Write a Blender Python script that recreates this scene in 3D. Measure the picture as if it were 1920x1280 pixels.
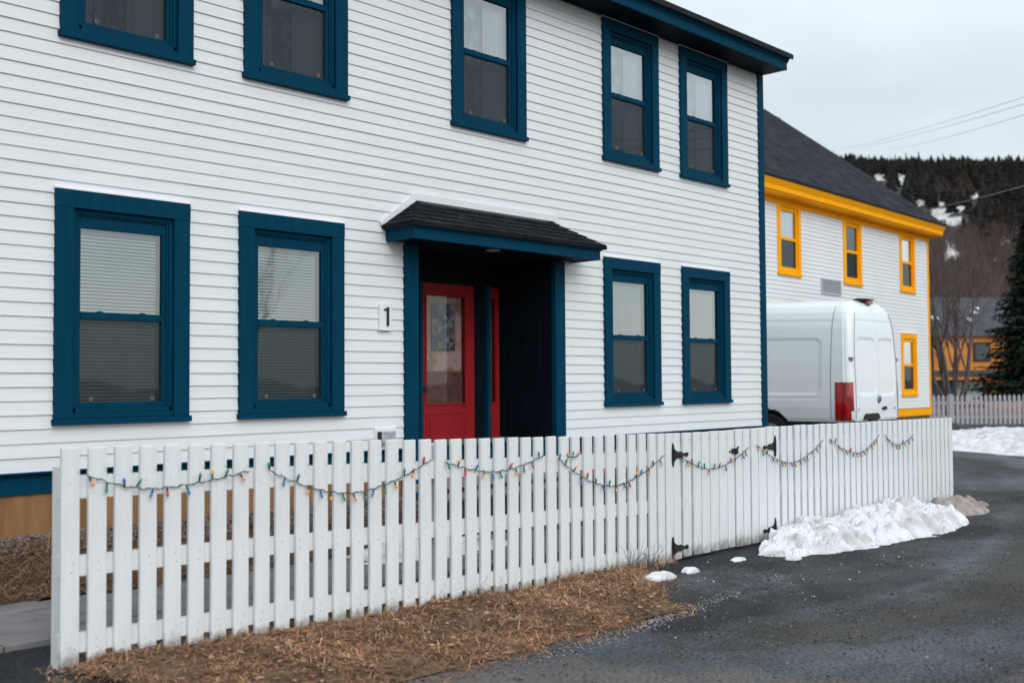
import bpy, bmesh, math, random
import numpy as np
from mathutils import Matrix, Vector, noise
random.seed(7)
rnd = random.random
def U(a, b): return a + (b - a) * rnd()
for o in list(bpy.data.objects): bpy.data.objects.remove(o)
S = bpy.context.scene
COL = S.collection
# ------------------------------------------------------------------ camera
cam_d = bpy.data.cameras.new('camera'); cam = bpy.data.objects.new('camera', cam_d); COL.objects.link(cam)
RW = ((0.68988, 0.02235, 0.72358), (-0.7239, 0.02999, 0.68926), (-0.0063, -0.9993, 0.03686))
m = Matrix(((RW[0][0], -RW[0][1], -RW[0][2], 0.0), (RW[1][0], -RW[1][1], -RW[1][2], -8.0), (RW[2][0], -RW[2][1], -RW[2][2], 1.5), (0, 0, 0, 1)))
cam.matrix_world = m
cam_d.sensor_width = 36; cam_d.lens = 38.25; cam_d.clip_start = 0.1; cam_d.clip_end = 6000
cam_d.dof.use_dof = True; cam_d.dof.focus_distance = 9.3; cam_d.dof.aperture_fstop = 1.75
S.camera = cam
# ------------------------------------------------------------------ sky, sun, exposure
W = bpy.data.worlds.new('World'); S.world = W; W.use_nodes = True
nt = W.node_tree; nt.nodes.clear()
SUN_EL, SUN_AZ = math.radians(34), math.radians(200)
out = nt.nodes.new('ShaderNodeOutputWorld')
sky = nt.nodes.new('ShaderNodeTexSky'); sky.sky_type = 'NISHITA'; sky.sun_disc = False
sky.sun_elevation = SUN_EL; sky.sun_rotation = SUN_AZ
b1 = nt.nodes.new('ShaderNodeBackground'); b1.inputs[1].default_value = 0.05
nt.links.new(sky.outputs[0], b1.inputs[0])
# overcast cloud layer: brighter towards the zenith, soft banks of cloud
tc = nt.nodes.new('ShaderNodeTexCoord'); sep = nt.nodes.new('ShaderNodeSeparateXYZ')
nt.links.new(tc.outputs['Generated'], sep.inputs[0])
mr = nt.nodes.new('ShaderNodeMapRange'); mr.inputs['From Min'].default_value = 0.0; mr.inputs['From Max'].default_value = 1.0
mr.inputs['To Min'].default_value = 0.60; mr.inputs['To Max'].default_value = 1.08
nt.links.new(sep.outputs['Z'], mr.inputs['Value'])
mp = nt.nodes.new('ShaderNodeMapping'); mp.inputs['Scale'].default_value = (1.6, 1.6, 4.5)
nt.links.new(tc.outputs['Generated'], mp.inputs[0])
nz = nt.nodes.new('ShaderNodeTexNoise'); nz.inputs['Scale'].default_value = 1.7; nz.inputs['Detail'].default_value = 4; nz.inputs['Roughness'].default_value = 0.45
nt.links.new(mp.outputs[0], nz.inputs['Vector'])
mr2 = nt.nodes.new('ShaderNodeMapRange'); mr2.inputs['From Min'].default_value = 0.3; mr2.inputs['From Max'].default_value = 0.7
mr2.inputs['To Min'].default_value = 0.80; mr2.inputs['To Max'].default_value = 1.13
nt.links.new(nz.outputs['Fac'], mr2.inputs['Value'])
mul = nt.nodes.new('ShaderNodeMath'); mul.operation = 'MULTIPLY'
nt.links.new(mr.outputs[0], mul.inputs[0]); nt.links.new(mr2.outputs[0], mul.inputs[1])
b2 = nt.nodes.new('ShaderNodeBackground'); b2.inputs[0].default_value = (0.915, 0.972, 0.965, 1)
nt.links.new(mul.outputs[0], b2.inputs[1])
ad = nt.nodes.new('ShaderNodeAddShader'); nt.links.new(b1.outputs[0], ad.inputs[0]); nt.links.new(b2.outputs[0], ad.inputs[1])
nt.links.new(ad.outputs[0], out.inputs[0])
sun_d = bpy.data.lights.new('sun', 'SUN'); sun_d.energy = 1.25; sun_d.angle = math.radians(40); sun_d.color = (1, 0.99, 0.97)
sun = bpy.data.objects.new('sun', sun_d); COL.objects.link(sun)
sd = Vector((math.sin(SUN_AZ) * math.cos(SUN_EL), math.cos(SUN_AZ) * math.cos(SUN_EL), math.sin(SUN_EL)))
sun.rotation_euler = (-sd).to_track_quat('-Z', 'Y').to_euler()
S.view_settings.view_transform = 'Standard'; S.view_settings.look = 'None'
S.view_settings.exposure = 0.05; S.view_settings.gamma = 1.0; S.view_settings.use_curve_mapping = False
S.cycles.max_bounces = 8; S.cycles.transparent_max_bounces = 12; S.cycles.caustics_reflective = False; S.cycles.caustics_refractive = False

# ------------------------------------------------------------------ materials
def M(name, c1, c2=None, scale=5.0, rough=0.6, detail=6, bump=0.0, bscale=None, stretch=(1, 1, 1), lo=0.35, hi=0.65, metal=0.0, spec=0.4, rough2=None, c3=None, s3=1.0, lo3=.55, hi3=.65, attr=None, coat=0):
    mt = bpy.data.materials.new(name); mt.use_nodes = True
    t = mt.node_tree; N = t.nodes; L = t.links
    b = N['Principled BSDF']
    b.inputs['Base Color'].default_value = (*c1, 1); b.inputs['Roughness'].default_value = rough
    b.inputs['Metallic'].default_value = metal; b.inputs['Specular IOR Level'].default_value = spec
    b.inputs['Coat Weight'].default_value = coat
    tcn = N.new('ShaderNodeTexCoord'); mpn = N.new('ShaderNodeMapping'); mpn.inputs['Scale'].default_value = stretch
    L.new(tcn.outputs['Object'], mpn.inputs[0])
    col = None
    if c2 is not None:
        n = N.new('ShaderNodeTexNoise'); n.inputs['Scale'].default_value = scale; n.inputs['Detail'].default_value = detail
        L.new(mpn.outputs[0], n.inputs['Vector'])
        r = N.new('ShaderNodeMapRange'); r.inputs['From Min'].default_value = lo; r.inputs['From Max'].default_value = hi
        L.new(n.outputs['Fac'], r.inputs['Value'])
        mx = N.new('ShaderNodeMix'); mx.data_type = 'RGBA'
        mx.inputs[6].default_value = (*c1, 1); mx.inputs[7].default_value = (*c2, 1)
        L.new(r.outputs[0], mx.inputs[0]); col = mx.outputs[2]
        if rough2 is not None:
            r2 = N.new('ShaderNodeMapRange'); r2.inputs['From Min'].default_value = lo; r2.inputs['From Max'].default_value = hi
            r2.inputs['To Min'].default_value = rough; r2.inputs['To Max'].default_value = rough2
            L.new(n.outputs['Fac'], r2.inputs['Value']); L.new(r2.outputs[0], b.inputs['Roughness'])
    if c3 is not None:
        n = N.new('ShaderNodeTexNoise'); n.inputs['Scale'].default_value = s3; n.inputs['Detail'].default_value = 8; n.inputs['Roughness'].default_value = .6
        L.new(tcn.outputs['Object'], n.inputs['Vector'])
        r = N.new('ShaderNodeMapRange'); r.inputs['From Min'].default_value = lo3; r.inputs['From Max'].default_value = hi3
        L.new(n.outputs['Fac'], r.inputs['Value'])
        mx = N.new('ShaderNodeMix'); mx.data_type = 'RGBA'; mx.inputs[7].default_value = (*c3, 1)
        mx.inputs[6].default_value = (*c1, 1)
        L.new(r.outputs[0], mx.inputs[0])
        if col: L.new(col, mx.inputs[6])
        col = mx.outputs[2]
    if attr:
        a = N.new('ShaderNodeAttribute'); a.attribute_name = attr
        mx = N.new('ShaderNodeMix'); mx.data_type = 'RGBA'; mx.blend_type = 'MULTIPLY'; mx.inputs[0].default_value = 1
        mx.inputs[6].default_value = (*c1, 1)
        if col: L.new(col, mx.inputs[6])
        L.new(a.outputs['Color'], mx.inputs[7]); col = mx.outputs[2]
    if col: L.new(col, b.inputs['Base Color'])
    if bump:
        n = N.new('ShaderNodeTexNoise'); n.inputs['Scale'].default_value = bscale or scale * 4; n.inputs['Detail'].default_value = 5
        L.new(mpn.outputs[0], n.inputs['Vector'])
        bp = N.new('ShaderNodeBump'); bp.inputs['Strength'].default_value = bump; bp.inputs['Distance'].default_value = 0.01
        L.new(n.outputs['Fac'], bp.inputs['Height']); L.new(bp.outputs[0], b.inputs['Normal'])
    return mt
mt_siding = M('white_clapboard_paint', (.745, .775, .80), (.70, .73, .755), scale=1.6, rough=.55, bump=.12, bscale=9, stretch=(1, 8, 30), c3=(.62, .645, .66), s3=.9, lo3=.60, hi3=.85)
mt_blue = M('deep_blue_trim_paint', (.0007, .038, .075), (.0010, .046, .090), scale=3, rough=.6, bump=.10, bscale=14, stretch=(6, 6, 1), spec=.05)
mt_blue_d = M('navy_recess_paint', (.0040, .0075, .0125), (.0050, .010, .017), scale=3, rough=.6, bump=.1, bscale=14, stretch=(6, 6, 1), spec=.05)  # much darker version of the trim blue, used on recess panelling and soffits
mt_red = M('red_door_paint', (.31, .018, .023), (.27, .015, .020), scale=3, rough=.45, bump=.05, spec=.12)
mt_white = M('white_trim', (.80, .80, .82), rough=.45)
mt_clip = M('grey_plastic_clip', (.26, .29, .30), rough=.5)
mt_plate = M('house_number_plate_paint', (.80, .80, .82), (.75, .75, .77), scale=8, rough=.5)
mt_black = M('black_iron', (.012, .012, .014), (.03, .026, .024), scale=30, rough=.55, bump=.2, bscale=60)
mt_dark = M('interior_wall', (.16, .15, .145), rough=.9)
mt_fence = M('white_fence_paint', (.75, .785, .81), (.69, .72, .74), scale=4, rough=.5, bump=.15, bscale=11, stretch=(6, 6, .7), c3=(.50, .49, .47), s3=9, lo3=.62, hi3=.74)
mt_shingle = M('black_asphalt_shingle', (.012, .013, .016), (.025, .027, .032), scale=6, spec=.1, rough=.95, bump=.8, bscale=140, c3=(.035, .036, .042), s3=90, lo3=.45, hi3=.6)
mt_wood = M('tan_plywood_skirting', (.30, .155, .065), (.20, .10, .04), scale=3, rough=.7, bump=.1, stretch=(4, 4, .6))
mt_yellow = M('golden_yellow_trim_paint', (.99, .42, .006), (.95, .385, .006), scale=2, rough=.6, bump=.05, spec=.05)
mt_siding2 = M('white_siding_paint', (.76, .785, .81), (.71, .735, .76), scale=.8, rough=.55)
mt_blind = M('blind_slats', (.84, .88, .88), (.78, .82, .82), scale=2, rough=.6)
mt_curtain = M('sheer_curtain', (.72, .74, .76), (.62, .64, .66), scale=6, rough=.9, stretch=(1, 1, .3))
mt_lace = M('lace_curtain', (.50, .53, .57), (.14, .15, .17), scale=11, rough=.9, detail=2, lo=.42, hi=.58, stretch=(1, 1, .6))
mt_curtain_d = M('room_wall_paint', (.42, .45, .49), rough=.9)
mt_van = M('white_van_paint', (.82, .88, .91), (.79, .85, .88), scale=1.2, rough=.28, spec=.5, coat=.4, c3=(.66, .72, .74), s3=.9, lo3=.6, hi3=.85)
mt_vanline = M('van_seam', (.10, .11, .12), rough=.7)
mt_tail = M('red_tail_lamp', (.55, .006, .008), (.09, .001, .002), scale=9, rough=.12, spec=.6, coat=1, stretch=(1, 1, .3))
mt_tailw = M('clear_lamp_lens', (.75, .76, .78), rough=.1, coat=1)
mt_rubber = M('black_plastic', (.012, .012, .013), rough=.6)
mt_chrome = M('chrome_badge', (.25, .30, .34), rough=.25, metal=.9)
mt_steel = M('grey_steel', (.35, .37, .38), rough=.4, metal=.7)
mt_soil = M('garden_soil', (.055, .034, .024), (.10, .065, .045), scale=9, rough=.95, bump=1, bscale=60)
mt_straw = M('dry_straw', (.56, .345, .19), rough=.85, attr='tint')
mt_leaf = M('dead_leaf', (.22, .140, .095), rough=.8, attr='tint')
mt_stone = M('garden_stone', (.24, .23, .23), rough=.9, attr='tint')
mt_paver = M('grey_paver', (.15, .145, .145), (.21, .20, .205), scale=5, rough=.7, bump=.4, bscale=50)
mt_deck = M('grey_step_boards', (.20, .185, .175), (.27, .25, .24), scale=5, rough=.7, bump=.3, stretch=(1, 8, 8))
mt_snow = M('old_snow', (.76, .78, .82), (.60, .61, .64), scale=5, rough=.6, bump=1, bscale=30, c3=(.40, .36, .35), s3=2.6, lo3=.52, hi3=.76)
mt_snow_d = M('dirty_snow', (.42, .36, .335), (.20, .17, .155), scale=6, rough=.8, bump=1, bscale=30)
mt_bark = M('grey_bark', (.075, .055, .052), (.15, .12, .115), scale=8, rough=.9, bump=.6, stretch=(3, 3, .5))
mt_twig = M('brown_twig', (.14, .085, .065), rough=.9)
mt_needle = M('dark_conifer_needles', (.008, .016, .011), (.022, .032, .018), scale=1.5, rough=.85, spec=.2)
mt_forest = M('hill_conifer_needles', (.027, .023, .022), (.013, .014, .013), scale=.05, rough=.95, spec=.1, attr='tint')
mt_shrub = M('bare_shrub_twigs', (.068, .049, .049), rough=.95, attr='tint')
mt_orange = M('orange_clapboard', (.62, .235, .035), (.52, .18, .03), scale=1, rough=.6)
mt_slate = M('dark_slate_roof', (.040, .045, .060), (.065, .07, .085), scale=2, rough=.8)
mt_teal = M('teal_panel', (.005, .13, .24), rough=.5)
mt_bluegrey = M('grey_fence_paint', (.42, .40, .44), (.34, .32, .36), scale=3, rough=.6)
mt_wire = M('green_wire', (.003, .050, .060), rough=.5)
mt_cable = M('power_cable', (.42, .43, .45), rough=.6)
def bulb(name, c):
    mt = M(name, c, rough=.2, spec=.6, coat=.6)
    b = mt.node_tree.nodes['Principled BSDF']; b.inputs['Subsurface Weight'].default_value = .3; b.inputs['Subsurface Scale'].default_value = .01
    return mt
mt_bulbs = [bulb('red_bulb', (.75, .02, .035)), bulb('amber_bulb', (.95, .34, .02)), bulb('green_bulb', (.01, .26, .12)), bulb('blue_bulb', (.02, .20, .55))]
mt_light = M('soffit_lamp_lens', (.6, .6, .58), rough=.4)

def glass_mat(name, refl=3.2, tint=(1, 1, 1), trans=1.0):
    mt = bpy.data.materials.new(name); mt.use_nodes = True; t = mt.node_tree; N = t.nodes; L = t.links
    N.clear(); o = N.new('ShaderNodeOutputMaterial')
    tr = N.new('ShaderNodeBsdfTransparent'); tr.inputs[0].default_value = (*tint, 1)
    gl = N.new('ShaderNodeBsdfGlossy'); gl.inputs['Roughness'].default_value = 0.02; gl.inputs[0].default_value = (.95, .98, 1, 1)
    fr = N.new('ShaderNodeFresnel'); fr.inputs[0].default_value = 1.5
    mu = N.new('ShaderNodeMath'); mu.operation = 'MULTIPLY'; mu.inputs[1].default_value = refl; mu.use_clamp = True
    L.new(fr.outputs[0], mu.inputs[0])
    n = N.new('ShaderNodeTexNoise'); n.inputs['Scale'].default_value = 1.5
    tcn = N.new('ShaderNodeTexCoord'); L.new(tcn.outputs['Object'], n.inputs['Vector'])
    bp = N.new('ShaderNodeBump'); bp.inputs['Strength'].default_value = .12; bp.inputs['Distance'].default_value = .02
    L.new(n.outputs['Fac'], bp.inputs['Height']); L.new(bp.outputs[0], gl.inputs['Normal'])
    mx = N.new('ShaderNodeMixShader'); L.new(mu.outputs[0], mx.inputs[0]); L.new(tr.outputs[0], mx.inputs[1]); L.new(gl.outputs[0], mx.inputs[2])
    L.new(mx.outputs[0], o.inputs[0]); return mt
mt_glass = glass_mat('window_glass', 5.2, (.92, .99, 1.0))
mt_glass_hi = glass_mat('upper_window_glass', 6.2, (.93, .96, .97))
mt_glass_door = glass_mat('door_glass', 1.6, (.95, .92, .9))
def screen_mat(op=.60):
    mt = bpy.data.materials.new('insect_screen_mesh'); mt.use_nodes = True; t = mt.node_tree; N = t.nodes; L = t.links
    N.clear(); o = N.new('ShaderNodeOutputMaterial')
    tr = N.new('ShaderNodeBsdfTransparent'); df = N.new('ShaderNodeBsdfDiffuse'); df.inputs[0].default_value = (.016, .028, .035, 1)
    mx = N.new('ShaderNodeMixShader'); mx.inputs[0].default_value = op
    L.new(tr.outputs[0], mx.inputs[1]); L.new(df.outputs[0], mx.inputs[2]); L.new(mx.outputs[0], o.inputs[0]); return mt
mt_screen = screen_mat(.58); mt_screen_up = screen_mat(.66)

# asphalt: wet patches, grit
def asphalt(nm, ca, cb, cc):
    mt = bpy.data.materials.new(nm); mt.use_nodes = True; t = mt.node_tree; N = t.nodes; L = t.links
    b = N['Principled BSDF']; tcn = N.new('ShaderNodeTexCoord')
    def noi(s, d=6, r=.55, st=None):
        n = N.new('ShaderNodeTexNoise'); n.inputs['Scale'].default_value = s; n.inputs['Detail'].default_value = d; n.inputs['Roughness'].default_value = r
        if st:
            mpn = N.new('ShaderNodeMapping'); mpn.inputs['Scale'].default_value = st; L.new(tcn.outputs['Object'], mpn.inputs[0]); L.new(mpn.outputs[0], n.inputs['Vector'])
        else: L.new(tcn.outputs['Object'], n.inputs['Vector'])
        return n.outputs['Fac']
    def rng(v, a, c, x, y):
        r = N.new('ShaderNodeMapRange'); r.inputs['From Min'].default_value = a; r.inputs['From Max'].default_value = c
        r.inputs['To Min'].default_value = x; r.inputs['To Max'].default_value = y; L.new(v, r.inputs['Value']); return r.outputs[0]
    def mix(f, a, c):
        mx = N.new('ShaderNodeMix'); mx.data_type = 'RGBA'; L.new(f, mx.inputs[0])
        for i, v in ((6, a), (7, c)):
            if isinstance(v, tuple): mx.inputs[i].default_value = (*v, 1)
            else: L.new(v, mx.inputs[i])
        return mx.outputs[2]
    big = noi(.42, 6, .6, (1, 1.8, 1)); fine = noi(42, 4, .75); med = noi(5, 7, .65)
    c = mix(rng(big, .42, .58, 0, 1), ca, cb)
    c = mix(rng(med, .48, .68, 0, .75), c, cc)
    c = mix(rng(fine, .53, .62, 0, .62), c, (.15, .165, .18))
    c = mix(rng(fine, .40, .48, .85, 0), c, (.009, .009, .010))
    at = N.new('ShaderNodeAttribute'); at.attribute_name = 'tint'; sp = N.new('ShaderNodeSeparateColor'); L.new(at.outputs['Color'], sp.inputs[0])
    def wear(ch, gain, c0, col1, n_):   # wear mask broken up by the grit noise
        a = N.new('ShaderNodeMath'); a.operation = 'ADD'; L.new(sp.outputs[ch], a.inputs[0]); L.new(n_, a.inputs[1])
        return mix(rng(a.outputs[0], .5 + gain, 1.5 - gain, 0, .92), c0, col1)
    gr1 = mix(rng(fine, .44, .56, 0, 1), (.006, .0065, .008), (.017, .019, .023))
    gr2 = mix(rng(fine, .44, .56, 0, 1), (.010, .009, .008), (.050, .043, .038))
    gr3 = mix(rng(fine, .42, .58, 0, 1), (.085, .072, .066), (.17, .148, .138))
    c = wear(2, .25, c, gr3, med); c = wear(1, .25, c, gr2, med); c = wear(0, .25, c, gr1, med)
    L.new(c, b.inputs['Base Color'])
    L.new(rng(big, .40, .60, .80, .50), b.inputs['Roughness']); b.inputs['Specular IOR Level'].default_value = .30
    bp = N.new('ShaderNodeBump'); bp.inputs['Strength'].default_value = .8; bp.inputs['Distance'].default_value = .012
    v = N.new('ShaderNodeTexVoronoi'); v.inputs['Scale'].default_value = 60; L.new(tcn.outputs['Object'], v.inputs['Vector'])
    mu = N.new('ShaderNodeMath'); mu.operation = 'ADD'; L.new(v.outputs['Distance'], mu.inputs[0]); L.new(med, mu.inputs[1])
    L.new(mu.outputs[0], bp.inputs['Height']); L.new(bp.outputs[0], b.inputs['Normal'])
    return mt
mt_asphalt = asphalt('worn_damp_asphalt', (.040, .045, .052), (.082, .104, .124), (.038, .033, .031))

# ------------------------------------------------------------------ helpers
class MB:
    def __init__(s): s.v = []; s.f = []; s.c = []
    def add(s, vs, fs, tint=None):
        n = len(s.v); s.v += [tuple(p) for p in vs]; s.f += [tuple(i + n for i in q) for q in fs]
        if tint is not None: s.c += [tint] * len(vs)
        return s
    def box(s, x0, x1, y0, y1, z0, z1, tint=None):
        vs = [(x0, y0, z0), (x1, y0, z0), (x1, y1, z0), (x0, y1, z0), (x0, y0, z1), (x1, y0, z1), (x1, y1, z1), (x0, y1, z1)]
        return s.add(vs, [(0, 3, 2, 1), (4, 5, 6, 7), (0, 1, 5, 4), (1, 2, 6, 5), (2, 3, 7, 6), (3, 0, 4, 7)], tint)
    def frame(s, x0, x1, z0, z1, wl, wr, wt, wb, y0, y1):
        s.box(x0, x0 + wl, y0, y1, z0, z1); s.box(x1 - wr, x1, y0, y1, z0, z1)
        if wt: s.box(x0 + wl, x1 - wr, y0, y1, z1 - wt, z1)
        if wb: s.box(x0 + wl, x1 - wr, y0, y1, z0, z0 + wb)
        return s
    def prism(s, poly, y0, y1):   # poly in (x,z) counter-clockwise seen from -Y
        n = len(poly); vs = [(x, y0, z) for x, z in poly] + [(x, y1, z) for x, z in poly]
        fs = [tuple(range(n)), tuple(range(2 * n - 1, n - 1, -1))] + [(i, i + n, (i + 1) % n + n, (i + 1) % n) for i in range(n)]
        return s.add(vs, fs)
    def prism_x(s, poly, x0, x1):  # poly in (y,z)
        n = len(poly); vs = [(x0, y, z) for y, z in poly] + [(x1, y, z) for y, z in poly]
        fs = [tuple(range(n - 1, -1, -1)), tuple(range(n, 2 * n))] + [(i, (i + 1) % n, (i + 1) % n + n, i + n) for i in range(n)]
        return s.add(vs, fs)
    def tube(s, pts, rad, n=6, cap=True):
        pts = [Vector(p) for p in pts]
        if not isinstance(rad, (list, tuple)): rad = [rad] * len(pts)
        vs = []; fs = []; up = Vector((0.13, 0.21, 0.97)).normalized()
        for i, p in enumerate(pts):
            t = (pts[min(i + 1, len(pts) - 1)] - pts[max(i - 1, 0)])
            t = t.normalized() if t.length > 1e-9 else Vector((0, 0, 1))
            a = t.cross(up)
            if a.length < .05: a = t.cross(Vector((1, 0, 0)))
            a.normalize(); b_ = t.cross(a)
            for k in range(n):
                an = 2 * math.pi * k / n; vs.append(p + (a * math.cos(an) + b_ * math.sin(an)) * rad[i])
        for i in range(len(pts) - 1):
            for k in range(n): fs.append((i * n + k, i * n + (k + 1) % n, (i + 1) * n + (k + 1) % n, (i + 1) * n + k))
        if cap: fs.append(tuple(range(n - 1, -1, -1))); fs.append(tuple((len(pts) - 1) * n + k for k in range(n)))
        return s.add(vs, fs)
    def build(s, name, mat, parent=None, bevel=0, smooth=False):
        me = bpy.data.meshes.new(name); me.from_pydata(s.v, [], s.f); me.update()
        mats = mat if isinstance(mat, (list, tuple)) else [mat]
        for q in mats: me.materials.append(q)
        if s.c and len(s.c) == len(s.v):
            at = me.color_attributes.new('tint', 'FLOAT_COLOR', 'POINT')
            at.data.foreach_set('color', np.array([(*c, 1) if len(c) == 3 else c for c in s.c], dtype=np.float32).ravel())
        if smooth: me.polygons.foreach_set('use_smooth', [True] * len(me.polygons))
        o = bpy.data.objects.new(name, me); COL.objects.link(o)
        if parent: o.parent = parent
        if bevel:
            bv = o.modifiers.new('bevel', 'BEVEL'); bv.width = bevel; bv.segments = 2; bv.limit_method = 'ANGLE'
        return o
def tag(o, label=None, cat=None, group=None, kind=None):
    if label: o['label'] = label
    if cat: o['category'] = cat
    if group: o['group'] = group
    if kind: o['kind'] = kind
    return o
def empty(name, loc=(0, 0, 0), rz=0):
    o = bpy.data.objects.new(name, None); COL.objects.link(o); o.location = loc; o.rotation_euler = (0, 0, rz); o.empty_display_size = .2
    return o
def copy_tree(o, parent=None):
    c = o.copy(); COL.objects.link(c); c.parent = parent
    for ch in list(o.children): copy_tree(ch, c)
    return c
def part_at(o, x, y, z):
    o.location = (x, y, z); return o
def lerp(x, xs, ys): return float(np.interp(x, xs, ys))
def sst(a, b, x):
    t = min(1, max(0, (x - a) / (b - a))); return t * t * (3 - 2 * t)
def nse(x, y, z=0, s=1): return noise.noise(Vector((x * s, y * s, z * s)))

# ------------------------------------------------------------------ ground
def zfence(x): return lerp(x, [2.3, 4.06, 5.13, 7.2, 9, 13], [.125, .068, .045, .03, .02, .005])
def zg(x, y):
    zf = zfence(x)
    if y <= -2.75:
        return zf * sst(-4.3, -2.85, y) + .004 * nse(x, y, 0, 1.2)
    zb = .39 if x < 13 else .39 + (.22 - .39) * sst(13, 15, x)
    if x > 19.5: zb = .22 + (.04 - .22) * sst(19.5, 23, x)
    if x < 13: c = .18 * sst(-2.75, -2.2, y) + .82 * sst(-1.5, 0, y)
    else: c = sst(-2.6, 1.2, y)
    z = zf + (zb - zf) * c
    if x > 19: z += .36 * sst(2.2, 4.6, y) * sst(19, 21, x) * (1 - sst(29.5, 32.5, x - .2 * max(0, y - 5)))
    return z
def sheet(name, xs, ys, fz, mat, kind='structure', inside=None, dz=0):
    mb = MB(); nx, ny = len(xs), len(ys)
    mb.v = [(x, y, fz(x, y) + dz) for y in ys for x in xs]
    for j in range(ny - 1):
        for i in range(nx - 1):
            if inside is None or inside((xs[i] + xs[i + 1]) / 2, (ys[j] + ys[j + 1]) / 2):
                mb.f.append((j * nx + i, j * nx + i + 1, (j + 1) * nx + i + 1, (j + 1) * nx + i))
    o = mb.build(name, mat, smooth=True); tag(o, kind=kind); return o
def fr(a, b, st): return list(np.arange(a, b + st / 2, st))
rxs = fr(-14, 1.8, .4) + fr(2.0, 15, .1) + fr(15.2, 46, .3); rys = fr(-30, -9.2, .5) + fr(-9, 0, .1) + fr(.3, 14, .3)
road = sheet('road', rxs, rys, zg, mt_asphalt)
ra = road.data.color_attributes.new('tint', 'FLOAT_COLOR', 'POINT'); rc_ = []
for y in rys:
    for x in rxs:
        n1 = .28 * nse(x, y, 3, .9) + .12 * nse(x, y, 5, 2.6)
        yl = lerp(x, [4.5, 6, 7.5, 9, 11, 13], [-4.05, -4.35, -4.75, -4.45, -3.95, -3.4])
        dark = sst(-.12, .20, y - yl + n1) * sst(4.6, 6.2, x + n1) * (1 - sst(13.5, 16, x)) * (1 - .55 * sst(.15, .5, nse(x, y, 9, .8) + .25))
        brown = math.exp(-((y - yl + .45 + .5 * n1) / .38) ** 2) * sst(4.5, 6, x) * .95
        brown = max(brown, .8 * sst(.18, .5, nse(x * .7, y * 1.5, 22, .9)) * sst(8, 12, x))
        warm = sst(5.0, 3.6, x + .5 * (y + 4.0) + 2 * n1) * .9 if y > -6 else .4
        dk = (1 - sst(2.55, 2.85, x + .2 * n1)) * (y > -4.4); warm *= 1 - dk
        rc_.append((max(dark, dk), brown, warm, 1))
ra.data.foreach_set('color', np.array(rc_, dtype=np.float32).ravel())
mt_field = M('brown_winter_grass', (.11, .075, .045), (.19, .13, .08), scale=.6, rough=.95, c3=(.70, .72, .75), s3=.09, lo3=.60, hi3=.64)
g = MB(); R_ = 2600
ring = [0, 60, 200, 600, R_]
vs = [(20, 10, -.09)]; fs = []
for r in ring[1:]:
    for k in range(48): an = 2 * math.pi * k / 48; vs.append((20 + r * math.cos(an), 10 + r * math.sin(an), -.09))
for k in range(48): fs.append((0, 1 + k, 1 + (k + 1) % 48))
for q in range(len(ring) - 2):
    for k in range(48):
        a0 = 1 + q * 48; fs.append((a0 + k, a0 + 48 + k, a0 + 48 + (k + 1) % 48, a0 + (k + 1) % 48))
g.add(vs, fs); tag(g.build('ground', mt_field), kind='structure')

# garden soil behind the fence, paver path, far lawn
tag(sheet('flower_bed', fr(-3, 13.4, .08), fr(-1.27, 0.02, .06), lambda x, y: zg(x, y) + .03 * nse(x, y, 3, 6) + .012, mt_soil,
          inside=lambda x, y: not (6.75 < x < 9.3 and y > -1.1)), kind='structure')
tag(sheet('fence_strip', fr(2.5, 13.0, .1), fr(-2.8, -2.36, .06), lambda x, y: zg(x, y) + .02 * nse(x, y, 5, 7) + .006, mt_soil), kind='structure')
pv = MB(); y = -2.36
r_i = 0
while y < -1.3:
    x = -3 + (r_i % 2) * .2
    while x < 13.2:
        w = .395; zt = .172 if x < 7 else .13
        pv.box(x, x + w, y, y + .262, zt - .12, max(zt, zg(x, y + .13) + .02) + U(-.003, .003)); x += .402
    y += .27; r_i += 1
tag(pv.build('path', mt_paver, bevel=.006), kind='structure')

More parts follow.
